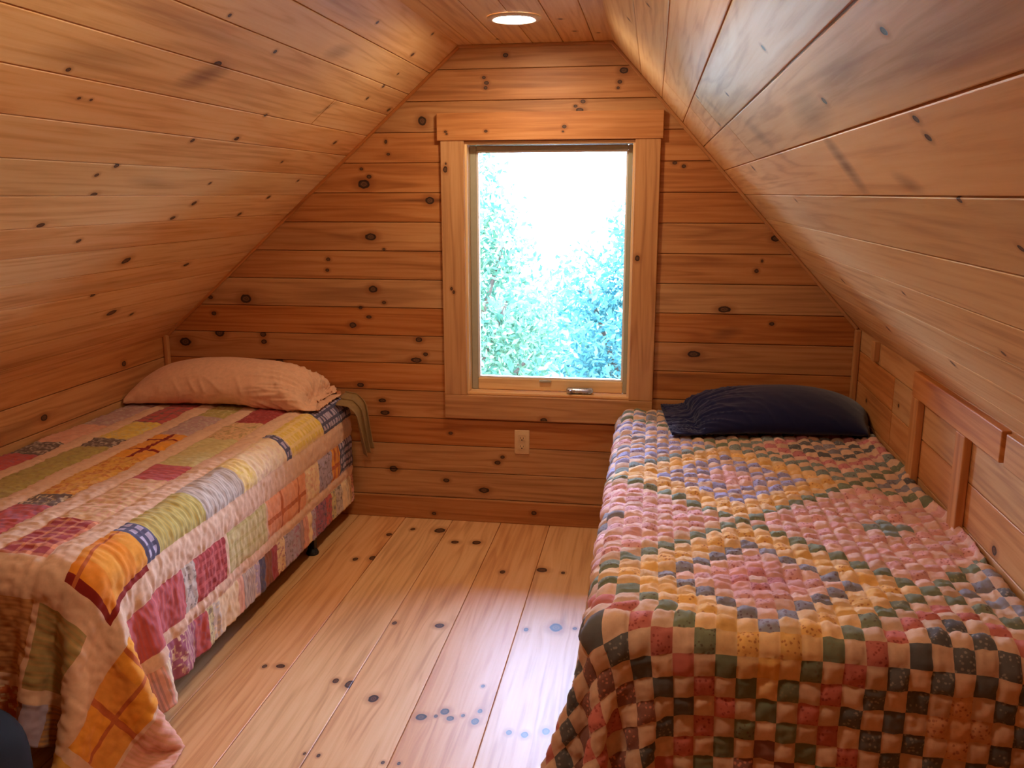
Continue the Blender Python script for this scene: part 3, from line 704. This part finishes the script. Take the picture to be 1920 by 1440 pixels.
# ------------------------------------------------ left bed and its strip patchwork quilt
bedL = tag(empty('bed', (-1.86, -1.0, 0)), 'twin bed on black metal frame under the strip patchwork quilt on the left', 'bed')
LTOP = .588
bed_parts(bedL, -2.322, -1.402, -2.005, -.03, .185, .36, LTOP, .06, True)
hL = .0234
S = -2.322 + hL * np.arange(0, 59); T = -2.385 + hL * np.arange(0, 101)     # hem at the side -> -0.87, head at -.045
S_END = S[-1]
X = np.stack(np.meshgrid(S, T, indexing='ij') + [np.full((len(S), len(T)), LTOP + .02)], -1)
X[..., 2] += .006 * (vnoise(X[..., 0] * 6 + 3, X[..., 1] * 6) - .5)
over = np.maximum(X[..., 0] + 1.39, 0) + np.maximum(-2.0 - X[..., 1], 0)
X[..., 2] -= over * .5
colL = box_collider((-4.0, -2.008, .1), (-1.402, 1.0, LTOP), .07, .010, (XL + .012, 9), (-9, -.024))
hold = (X[..., 0] < -1.50) & (X[..., 1] > -1.91) & (X[..., 0] > -2.27)
X[..., 2] = np.where(hold, LTOP + .010, X[..., 2])
PL_ = drape(S, T, X, colL, hold=hold)
# the hem ripples in and out a little
FL = upsample(PL_, 4)
nx, ny = FL.shape[0] - 1, FL.shape[1] - 1
sx = S[0] + hL * np.arange(nx + 1) / 4; ty = T[0] + hL * np.arange(ny + 1) / 4
SX, TY = np.meshgrid(sx, ty, indexing='ij')
def xs(x): return x * .974
def ys(y): return -3.88 + (y + 3.88) * .974
seams_s = [xs(v) for v in (-2.26, -2.19, -2.055, -1.975, -1.84, -1.76, -1.61, -1.53)] + [-1.36, -1.275, -1.135, -1.095]
sd = np.min(np.abs(SX[..., None] - np.array(seams_s)), -1)
crk = .0058 * (vnoise(SX * 38, TY * 75, 1) - .5) + .0046 * (vnoise(SX * 80, TY * 110, 2) - .5) + .008 * (vnoise(SX * 9, TY * 9, 6) - .5)
hgt = .006 * np.clip(sd / .02, 0, 1) ** .6 + crk
NRM = grid_normals(FL)
if NRM[nx // 3, ny // 2, 2] < 0: NRM = -NRM
FL = FL + NRM * hgt[..., None]
FL[..., 0] = np.maximum(FL[..., 0], XL + .008); FL[..., 1] = np.minimum(FL[..., 1], -.018); FL[..., 2] = np.maximum(FL[..., 2], .008)

C = {k: lin(v) for k, v in {'sash': (232, 192, 160), 'sash2': (232, 204, 160), 'red': (198, 92, 88), 'rplaid': (166, 64, 64), 'gold': (228, 172, 84), 'green': (184, 166, 96), 'lgreen': (214, 196, 140), 'beige': (224, 182, 136),
     'grey': (116, 98, 90), 'lgrey': (206, 188, 172), 'orange': (236, 158, 56), 'dred': (140, 36, 26), 'navy': (90, 86, 110), 'pink': (230, 168, 142), 'yellow': (232, 198, 96), 'cream': (242, 214, 170), 'lav': (186, 170, 190),
     'olive': (170, 146, 92), 'purple': (190, 154, 150), 'pyel': (240, 208, 140), 'mauve': (170, 100, 120), 'brown': (150, 84, 48), 'tan': (206, 150, 92), 'rust': (196, 104, 54), 'opink': (240, 164, 120)}.items()}
fs = (sx[:-1] + sx[1:]) / 2; ft = (ty[:-1] + ty[1:]) / 2
FS, FT = np.meshgrid(fs, ft, indexing='ij')
col = np.empty(FS.shape + (3,)); col[:] = C['sash']
col *= (1 - .05 * hash2(np.floor(FS * 170), np.floor(FT * 170), 3))[..., None]
def patch(s0, s1, t0, t1, base, kind='plain', alt=None):
    m = (FS >= s0) & (FS < s1) & (FT >= t0) & (FT < t1)
    if not m.any(): return
    c = np.empty((m.sum(), 3)); c[:] = C[base]
    a = FS[m] - s0; b = FT[m] - t0
    seed = abs(int((s0 * 91 + t0 * 57) * 10))
    c2 = C[alt] if alt else C[base] * .6
    if kind == 'plaid':
        l1 = ((a % .045) < .012) * 1.0 + ((b % .045) < .012) * 1.0
        c = c + (c2 - c) * np.clip(l1 * .45, 0, .9)[:, None]
    elif kind == 'bigplaid':
        w, hh = s1 - s0, t1 - t0
        l1 = (np.abs(a - w * .55) < .008) | (np.abs(b - hh * .35) < .010) | (np.abs(b - hh * .8) < .006)
        z = ((b / hh * 3).astype(int) + (a / w * 2).astype(int)) % 2
        c = c * (1 - .18 * z[:, None]) + .12 * z[:, None] * C['opink']
        c = np.where(l1[:, None], c2, c)
    elif kind == 'border':
        w, hh = s1 - s0, t1 - t0
        z = (b / hh * 4).astype(int) % 2
        c = np.where(z[:, None] == 0, c * np.array((1.0, .82, .6)), c)
        e = (b < .018) | (a > w - .020)
        c = np.where(e[:, None], c2, c)
        c = np.where((np.abs(a - .018) < .004)[:, None], C['rust'], c)
    elif kind == 'check':
        l1 = (((a + .01) % .032) < .012) | ((b % .028) < .009)
        c = np.where(l1[:, None], c2, c)
    elif kind == 'stripe':
        c = c + (c2 - c) * (((b % .014) < .006) * .35)[:, None]
    elif kind == 'print':
        n1 = vnoise(FS[m] * 120, FT[m] * 120, seed % 13)
        c = c + (c2 - c) * np.clip((n1 - .55) * 3, 0, .8)[:, None]
    c = c * (1 + .10 * (vnoise(FS[m] * 60, FT[m] * 60, seed % 7) - .5))[:, None]
    col[m] = c
def strip(s0, s1, rows):
    for t0, t1, base, kind, alt in rows: patch(s0, s1, ys(t0), ys(t1), base, kind, alt)
strip(xs(-2.50), xs(-2.26), [(-2.0, -1.05, 'red', 'print', 'mauve'), (-1.05, -.90, 'grey', 'print', 'lgrey'), (-.90, -.62, 'pink', 'stripe', 'sash'), (-.62, -.2, 'purple', 'print', 'lgrey'), (-.2, .4, 'beige', 'plain', None)])
strip(xs(-2.19), xs(-2.055), [(-2.0, -1.45, 'olive', 'print', 'green'), (-1.45, -.91, 'green', 'print', 'olive'), (-.91, -.81, 'grey', 'print', 'lgrey'), (-.81, -.55, 'yellow', 'print', 'lgreen'), (-.55, -.22, 'red', 'plaid', 'grey'), (-.22, .4, 'beige', 'print', 'pink')])
strip(xs(-1.975), xs(-1.84), [(-1.9, -1.54, 'red', 'print', 'mauve'), (-1.54, -1.44, 'grey', 'print', 'cream'), (-1.44, -1.04, 'gold', 'print', 'rust'), (-1.04, -.725, 'orange', 'bigplaid', 'dred'), (-.725, -.42, 'purple', 'print', 'lgrey'), (-.42, -.05, 'green', 'print', 'lgreen'), (-.05, .4, 'red', 'plain', None)])
strip(xs(-1.76), xs(-1.61), [(-1.89, -1.64, 'rplaid', 'plaid', 'opink'), (-1.64, -1.265, 'beige', 'print', 'pink'), (-1.265, -1.095, 'red', 'stripe', 'mauve'), (-1.095, -.74, 'lgreen', 'stripe', 'green'), (-.74, -.5, 'beige', 'print', 'olive'), (-.5, -.22, 'rplaid', 'print', 'red'), (-.22, .4, 'lgreen', 'plain', None)])
strip(xs(-1.53), -1.36, [(-1.70, -1.63, 'lav', 'check', 'navy'), (-1.63, -1.36, 'green', 'stripe', 'yellow'), (-1.36, -1.09, 'lgrey', 'stripe', 'grey'), (-1.09, -.98, 'pyel', 'print', 'yellow'), (-.98, -.71, 'cream', 'print', 'sash'), (-.71, -.655, 'lav', 'check', 'navy'), (-.655, -.30, 'yellow', 'check', 'pyel'), (-.30, .4, 'lav', 'check', 'navy')])
# side drop
strip(-1.275, -1.135, [(-2.02, -1.86, 'orange', 'bigplaid', 'rust'), (-1.84, -1.53, 'red', 'stripe', 'mauve'), (-1.53, -1.455, 'lgrey', 'print', 'grey'), (-1.455, -1.255, 'rplaid', 'check', 'red'), (-1.235, -.92, 'lgreen', 'plaid', 'green'), (-.91, -.54, 'opink', 'bigplaid', 'rust'), (-.53, -.38, 'cream', 'print', 'pink'), (-.38, -.22, 'lav', 'print', 'grey'), (-.22, -.12, 'orange', 'bigplaid', 'rust'), (-.12, .4, 'lav', 'check', 'navy')])
keys = ['lav', 'cream', 'mauve', 'lgrey', 'pink', 'navy', 'sash2', 'purple', 'lav', 'red', 'cream', 'lgrey', 'brown', 'lav', 'pink', 'mauve', 'lgreen', 'cream', 'lav', 'rplaid']
rr = random.Random(5); t = -2.03; i = 0
while t < .1:
    w = rr.uniform(.035, .085); k = keys[(i * 7) % len(keys)]
    patch(-1.095, S_END + .01, t, t + w, k, 'print' if rr.random() < .6 else 'stripe', rr.choice(['grey', 'cream', 'navy', 'mauve'])); t += w; i += 1
# foot drop, the same border turned round the end
FT0 = -2.035
m_ = FT < FT0; mm = np.repeat(m_[..., None], 3, 2)
col[m_] = C['sash']
for s0, s1, base, kind, alt in ((-2.4, -2.18, 'rust', 'stripe', 'brown'), (-2.16, -1.80, 'tan', 'stripe', 'rust'), (-1.78, -1.56, 'tan', 'stripe', 'brown'), (-1.545, -1.40, 'olive', 'stripe', 'tan'), (-1.10, -.8, 'pink', 'stripe', 'tan')):
    patch(s0, s1, -2.245, -2.040, base, kind, alt)
t = -2.36; i = 0
while t < S_END:
    w = rr.uniform(.045, .10); patch(t, t + w, -2.5, -2.28, ['gold', 'rust', 'orange', 'lav', 'tan', 'opink', 'dred', 'gold'][i % 8], ['stripe', 'print', 'check', 'plain'][i % 4], ['navy', 'cream', 'brown', 'navy'][i % 4]); t += w; i += 1
patch(xs(-1.53), -1.345, -1.975, ys(-1.70), 'orange', 'border', 'dred')
patch(-1.28, -1.11, -2.25, ys(-1.86), 'orange', 'bigplaid', 'rust')
ql = cloth_object('quilt', FL, col, M_QUILT)
tag(ql, 'strip patchwork quilt of red, gold and cream pieces spread over the left bed', 'quilt')

# ------------------------------------------------ pillows
def pillow(name, L, D, seal, center, rot, floor_z, ywall, xwall, mat, vol=.03, steps=240, n=56, m=32, seed=1, zfun=None, crumple=.014, pinch=.05):
    """two sheets sewn round the edge, filled up to `seal` of the length; the rest is the loose open end of the case"""
    u = np.linspace(-L / 2, L / 2, n); v = np.linspace(-D / 2, D / 2, m)
    U, V = np.meshgrid(u, v, indexing='ij')
    bulge = np.clip((1 - (2 * U / L) ** 4) * (1 - (2 * V / D) ** 4), 0, 1) * .03
    top = np.stack([U, V, bulge], -1).reshape(-1, 3); bot = np.stack([U, V, -bulge], -1).reshape(-1, 3)
    idt = np.arange(n * m).reshape(n, m); idb = idt + n * m
    rep = np.arange(2 * n * m)
    for a, b in ((idt[:, 0], idb[:, 0]), (idt[:, -1], idb[:, -1]), (idt[0], idb[0])): rep[b] = a
    sealk = int((n - 1) * seal)
    uniq, inv = np.unique(rep, return_inverse=True)
    idt = inv[idt]; idb = inv[idb.ravel()].reshape(n, m)
    P = np.concatenate([top, bot])[uniq]
    r = np.random.default_rng(seed); P += r.normal(0, .0012, P.shape)
    R = np.array(rot.to_matrix()); P = P @ R.T + np.array(center)
    Q = P.copy()
    hu = u[1] - u[0]; hv = v[1] - v[0]
    E = []
    def add(a, b, L0, k): E.append((a.ravel(), b.ravel(), L0, k))
    for g in (idt, idb):
        for o in (0, 1):
            a, b = g[o:n - 1:2], g[o + 1:n:2]; q = min(len(a), len(b)); add(a[:q], b[:q], hu, 1.)
            a, b = g[:, o:m - 1:2], g[:, o + 1:m:2]; q = min(a.shape[1], b.shape[1]); add(a[:, :q], b[:, :q], hv, 1.)
        for o in (0, 1):
            a, b = g[o:n - 1:2, :-1], g[o + 1:n:2, 1:]; q = min(len(a), len(b)); add(a[:q], b[:q], math.hypot(hu, hv), .4)
            a, b = g[o:n - 1:2, 1:], g[o + 1:n:2, :-1]; q = min(len(a), len(b)); add(a[:q], b[:q], math.hypot(hu, hv), .4)
        for o in range(4):
            a, b = g[o:n - 2:4], g[o + 2:n:4]; q = min(len(a), len(b)); add(a[:q], b[:q], 2 * hu, -.12)
            a, b = g[:, o:m - 2:4], g[:, o + 2:m:4]; q = min(a.shape[1], b.shape[1]); add(a[:, :q], b[:, :q], 2 * hv, -.12)
    Ft = np.stack([idt[:-1, :-1], idt[1:, :-1], idt[1:, 1:], idt[:-1, 1:]], -1).reshape(-1, 4)
    Fb = np.stack([idb[:-1, :-1], idb[:-1, 1:], idb[1:, 1:], idb[1:, :-1]], -1).reshape(-1, 4)
    F = np.concatenate([Ft, Fb])
    fu = np.repeat(np.arange(n - 1), m - 1); fil = np.concatenate([fu, fu]) < sealk
    Fp = F[fil]
    dt = 1 / 60.
    for st in range(steps):
        V_ = (P - Q) * (.97 if st < steps * .7 else .9); Q = P.copy(); P = P + V_
        P[:, 2] -= 9.8 * dt * dt * .45
        nr = np.cross(P[Fp[:, 2]] - P[Fp[:, 0]], P[Fp[:, 3]] - P[Fp[:, 1]]) * .5
        acc = np.zeros_like(P)
        for k in range(4): np.add.at(acc, Fp[:, k], nr)
        c0 = P[np.unique(Fp)].mean(0)
        vnow = abs(((P[Fp].mean(1) - c0) * nr).sum() / 3) + 1e-4
        pr = 60.0 * float(np.clip(vol * min(1, st / 60. + .15) / vnow - 1, -.15, .6))
        P += np.clip(acc * (pr * dt * dt / (hu * hv) * .25), -.004, .004)
        for it in range(8):
            for a, b, L0, k in E:
                d = P[b] - P[a]; l = np.sqrt((d * d).sum(1, keepdims=True)) + 1e-9
                s = (l - L0) / l
                if k < 0: s = np.minimum(s, 0)
                c = d * (s * .5 * abs(k))
                P[a] += c; P[b] -= c
            if sealk < n - 1:
                a, b = idt[sealk, 1:-1], idb[sealk, 1:-1]; d = P[b] - P[a]; l = np.sqrt((d * d).sum(1, keepdims=True)) + 1e-9
                c = d * (np.maximum(l - pinch, 0) / l * .5); P[a] += c; P[b] -= c
        fz = floor_z if zfun is None else zfun(P, floor_z)
        hit = P[:, 2] < fz
        P[:, 2] = np.maximum(P[:, 2], fz); 
        h2 = (P[:, 1] > ywall); P[:, 1] = np.minimum(P[:, 1], ywall)
        if xwall[0] is not None: P[:, 0] = np.maximum(P[:, 0], xwall[0])
        if xwall[1] is not None: P[:, 0] = np.minimum(P[:, 0], xwall[1])
        hh = (hit | h2)[:, None]
        Q = np.where(hh, P - (P - Q) * .3, Q)
        sp = np.linalg.norm(P - Q, axis=1, keepdims=True); Q = P - (P - Q) * np.minimum(1, .02 / (sp + 1e-9))
    k = 3
    bm = bmesh.new(); ctr = P.mean(0)
    for g, sg in ((idt, 1), (idb, -1)):
        G = upsample(P[g], k); N_ = grid_normals(G) * sg
        if (N_[..., 2].mean() < 0) == (sg > 0): N_ = -N_
        gu = np.linspace(0, 1, G.shape[0])[:, None]; gv = np.linspace(0, 1, G.shape[1])[None, :]
        end = np.clip((gu - seal + .32) / .30, 0, 1); rim = np.abs(gv * 2 - 1) ** 3
        ang = (gv - .5) * 2.2 / (1.25 - gu * .75)
        w1 = 1 - np.abs(2 * vnoise(ang * 9 + 20, gu * 3.2 + ang * 1.5 + 7, seed) - 1)
        w2 = 1 - np.abs(2 * vnoise(gu * 17 + gv * 4, gv * 5.5 + gu * 6, seed + 3) - 1)
        w3 = vnoise(gu * 26, gv * 15, seed + 5)
        edge = np.clip(np.minimum(np.minimum(gv, 1 - gv) * 8, np.minimum(gu * 12, (1.02 - gu) * 7)), 0, 1)
        dsp = crumple * edge ** .5 * ((w1 ** 3) * (.05 + 1.4 * end) + (w2 ** 3) * (.04 + .55 * rim + .6 * end) + .35 * w3 * (.3 + end) - .25)
        G = G + N_ * dsp[..., None]
        vs = [[bm.verts.new(p) for p in row] for row in G]
        for i in range(G.shape[0] - 1):
            for j in range(G.shape[1] - 1):
                q4 = (vs[i][j], vs[i + 1][j], vs[i + 1][j + 1], vs[i][j + 1])
                bm.faces.new(q4 if sg > 0 else q4[::-1])
    bmesh.ops.remove_doubles(bm, verts=bm.verts, dist=.0004)
    o = bm_obj(name, bm, mat, None, True)
    return o

from mathutils import Euler
def edge_drop_L(P, z): return np.where(P[:, 0] > -1.42, z - np.clip((P[:, 0] + 1.42) * 2.2, 0, .5), z)
M_PCREAM = fabric_mat('peach_cotton', (238, 190, 154), .9, 1100, .12, .2, .6)
M_PNAVY = fabric_mat('navy_cotton', (13, 16, 58), .9, 1100, .25, .2, .6)
pc = pillow('pillow', .93, .40, .92, (-1.862, -.19, .74), Euler((.40, 0.0, 0.03)), LTOP + .028, -.020, (XL + .012, None), M_PCREAM, vol=.042, seed=4, zfun=edge_drop_L)
tag(pc, 'plump peach pillow with an open rumpled case end on the left bed', 'pillow')
def edge_drop_R(P, z): return z
pn = pillow('pillow', .84, .50, .86, (.49, -.22, .72), Euler((.30, 0.0, math.pi + .12)), RTOP + .034, -.020, (None, XR - .012), M_PNAVY, vol=.031, seed=9, crumple=.010)
tag(pn, 'dark navy blue pillow on the checkered quilt of the right bed', 'pillow')

# ------------------------------------------------ sheet corner hanging at the head of the left bed
M_TAN = fabric_mat('tan_cotton_sheet', (150, 120, 76), .9, 1000, .1, .2)
n, m = 34, 40
A_, B_ = np.meshgrid(np.linspace(0, 1, n), np.linspace(0, 1, m), indexing='ij')
wv = np.sin(A_ * 13.0 + B_ * 1.5)
xx = -1.405 + .085 * np.sin(np.clip(B_ * 3.2, 0, 1) * math.pi / 2) + .030 * B_ + .014 * wv * (.3 + B_)
yy = -.05 - .135 * A_ * (1 - .25 * B_) - .012 * np.cos(A_ * 13.0)
zz = .632 - .035 * A_ - .30 * np.clip(B_ - .13, 0, 1) ** 1.0 - .012 * np.clip(B_ * 6, 0, 1) + .02 * A_ * B_
o = cloth_object('bed_sheet', np.stack([xx, yy, zz], -1), None, M_TAN, None, .003)
tag(o, 'tan sheet corner hanging down past the pillow at the head of the left bed', 'sheet')

# ------------------------------------------------ dark bag at the foot of the left bed
bag = tag(empty('bag', (-1.60, -2.33, 0)), 'dark grey rounded bag on the floor at the foot of the left bed', 'bag')
bm = bmesh.new()
bmesh.ops.create_uvsphere(bm, u_segments=40, v_segments=24, radius=1.0)
for v in bm.verts:
    x, y, z = v.co
    s = lambda a, p: math.copysign(abs(a) ** p, a)
    v.co = (.19 * s(x, .7), .15 * s(y, .7), .185 + .183 * s(z, .62))
bm_obj('body', bm, M_BAG, bag, True)
for yy in (-.06, .06):
    bm = bmesh.new(); prev = None
    for k in range(17):
        a = math.pi * k / 16; p = Vector((-.09 * math.cos(a), yy, .355 + .05 * math.sin(a)))
        if prev is not None: bm_cyl(bm, prev, p, .007, .007, 8)
        prev = p
    bm_obj('handle', bm, M_BAG, bag, True)
bm = bmesh.new(); bm_box(bm, (-.15, -.004, .362), (.15, .004, .370), .002); bm_obj('zipper', bm, M_SLOT, bag)

# ------------------------------------------------ outside
def leaf_mat(name, a, b):
    N = NT(name)
    at = N.attr('tone').outputs['Fac']
    c = N.mix(at, lin4(*a), lin4(*b))
    df = N.node('ShaderNodeBsdfDiffuse'); N.set(df, 0, c)
    tl = N.node('ShaderNodeBsdfTranslucent'); N.set(tl, 0, c)
    mx = N.node('ShaderNodeMixShader'); N.set(mx, 0, .45); N.l.new(df.outputs[0], mx.inputs[1]); N.l.new(tl.outputs[0], mx.inputs[2])
    N.l.new(mx.outputs[0], N.out.inputs[0]); return N.m
M_LEAF1 = leaf_mat('bluish_leaves', (54, 104, 108), (106, 148, 138))
M_LEAF2 = leaf_mat('green_leaves', (58, 98, 78), (122, 148, 112))
M_BARK = plain_mat('tree_bark', (84, 70, 58), .9, 0, .2, .4, 14)
def tree(x, y, blobs, n, mat, label, size=.075, seed=0):
    r = np.random.default_rng(seed)
    t = tag(empty('tree', (x, y, -3.2)), label, 'tree', 'trees outside the window')
    w = np.array([b[3] ** 2 for b in blobs]); w = w / w.sum()
    pk = r.choice(len(blobs), n, p=w); Bc = np.array([b[:3] for b in blobs])[pk]; Br = np.array([b[3] for b in blobs])[pk]
    d = r.normal(size=(n, 3)); d /= np.linalg.norm(d, axis=1, keepdims=True)
    c = Bc + d * (Br * r.random(n) ** .33)[:, None] * np.array((1, .8, 1)) + r.normal(0, .05, (n, 3))
    a = r.normal(size=(n, 3)); a /= np.linalg.norm(a, axis=1, keepdims=True)
    b = np.cross(a, r.normal(size=(n, 3))); b /= np.linalg.norm(b, axis=1, keepdims=True)
    cr = np.cross(a, b)
    L = (size * r.uniform(.6, 1.5, n))[:, None]
    V = np.stack([c - a * L, c + b * L * .42 + cr * L * .1, c + a * L, c - b * L * .42 + cr * L * .1], 1).reshape(-1, 3)
    F = np.arange(4 * n).reshape(n, 4)
    o = mesh_np('foliage', V - np.array((x, y, -3.2)), F, mat, t, False, {'tone': ('FLOAT', np.repeat(r.random(n), 4))}); o['kind'] = 'stuff'
    bm = bmesh.new()
    bm_cyl(bm, (0, 0, 0), (.05, 0, 2.0), .16, .11, 14)
    for bx in blobs:
        e = Vector((bx[0] - x, bx[1] - y, bx[2] + 3.2)); bm_cyl(bm, (.05, 0, 1.9), e, .055, .015, 8)
    bm_obj('trunk', bm, M_BARK, t, True)
    return t
tree(-2.3, 5.2, [(-2.4, 5.2, -.2, 1.15), (-1.6, 5.2, -.5, .85), (-2.5, 5.2, 1.0, .95), (-1.5, 5.3, .45, .6), (-2.9, 5.3, .1, 1.1), (-1.95, 5.2, 1.45, .6), (-1.2, 5.2, -.1, .45), (-2.2, 5.2, 1.9, .6), (-1.55, 5.2, 1.0, .4)], 14500, M_LEAF2, 'green leafy tree filling the left side of the window view', .042, 1)
tree(-.2, 6.6, [(-.5, 6.6, -.5, .95), (.3, 6.6, -.2, 1.1), (-.2, 6.7, 1.15, .38), (-.1, 6.7, .6, .5), (-.9, 6.6, -.9, .8), (.6, 6.6, .7, .7), (-.75, 6.6, .45, .5)], 12500, M_LEAF1, 'bluish tree standing behind on the right of the window view', .045, 2)
tree(-1.6, 9.5, [(-1.6, 9.5, -1.0, 1.3), (-.4, 9.5, -1.3, 1.3), (-2.9, 9.5, -.8, 1.5)], 5200, M_LEAF2, 'low pale tree far back between the two nearer trees', .08, 3)
tree(3.6, 7.8, [(3.6, 7.8, -.6, 1.3), (3.0, 7.8, .3, .8), (4.3, 7.8, .5, .9), (3.5, 7.8, 1.1, .6)], 7000, M_LEAF2, 'round leafy tree hidden behind the right edge of the window', .055, 5)
tree(-5.2, 7.8, [(-5.2, 7.8, -.4, 1.4), (-4.4, 7.8, .3, .9), (-5.8, 7.8, .8, 1.1), (-5.0, 7.8, 1.5, .7)], 7000, M_LEAF1, 'tall leafy tree hidden behind the left edge of the window', .055, 6)
bm = bmesh.new(); bm_box(bm, (-30, .4, -3.4), (30, 40, -3.2)); tag(bm_obj('ground', bm, plain_mat('lawn', (74, 70, 58), .95, 0, .1, .4, 3)), kind='structure')

# ------------------------------------------------ light
downlight(-.522, -2.35, 'round white recessed light in the flat ceiling nearer the doorway', M_LAMP2)
W = bpy.data.worlds.new('sky'); scene.world = W; W.use_nodes = True
nt = W.node_tree; bg = nt.nodes['Background']
tc = nt.nodes.new('ShaderNodeTexCoord'); sp = nt.nodes.new('ShaderNodeSeparateXYZ'); nt.links.new(tc.outputs['Generated'], sp.inputs[0])
rp = nt.nodes.new('ShaderNodeValToRGB'); nt.links.new(sp.outputs[2], rp.inputs[0])
rp.color_ramp.elements[0].position = .0; rp.color_ramp.elements[0].color = (.60, .78, 1.0, 1)
rp.color_ramp.elements[1].position = .6; rp.color_ramp.elements[1].color = (.95, 1.35, 2.4, 1)
nt.links.new(rp.outputs[0], bg.inputs[0]); bg.inputs[1].default_value = SKY
sun = bpy.data.lights.new('sun', 'SUN'); sun.energy = SUN; sun.angle = .01; sun.color = (1, .96, .9)
so = bpy.data.objects.new('sun', sun); so.rotation_euler = (math.radians(38), 0, math.radians(-25)); link(so)

# ------------------------------------------------ camera (pose recovered from the plank lines)
yaw, pit, rol = -0.1588, 0.2148, -0.0015
fwd = Vector((math.sin(yaw) * math.cos(pit), math.cos(yaw) * math.cos(pit), -math.sin(pit)))
rt = Vector((math.cos(yaw), -math.sin(yaw), 0)); up = rt.cross(fwd)
R_ = rt * math.cos(rol) + up * math.sin(rol); U_ = -rt * math.sin(rol) + up * math.cos(rol)
cam = bpy.data.cameras.new('camera'); co = bpy.data.objects.new('camera', cam); link(co)
co.matrix_world = Matrix.Translation((0, -3.88, 1.5349)) @ Matrix((R_, U_, -fwd)).transposed().to_4x4()
cam.sensor_width = 36; cam.lens = 1634.58 / 1920 * 36; cam.clip_start = .02; cam.clip_end = 200
scene.camera = co

vs_ = scene.view_settings
vs_.view_transform = 'Standard'; vs_.look = 'None'; vs_.gamma = 1; vs_.exposure = EXPOSURE; vs_.use_curve_mapping = False
cy = scene.cycles
cy.use_denoising = True; cy.max_bounces = 10; cy.diffuse_bounces = 7; cy.glossy_bounces = 4; cy.transparent_max_bounces = 8; cy.caustics_reflective = False; cy.caustics_refractive = False
cy.sample_clamp_indirect = 6.0
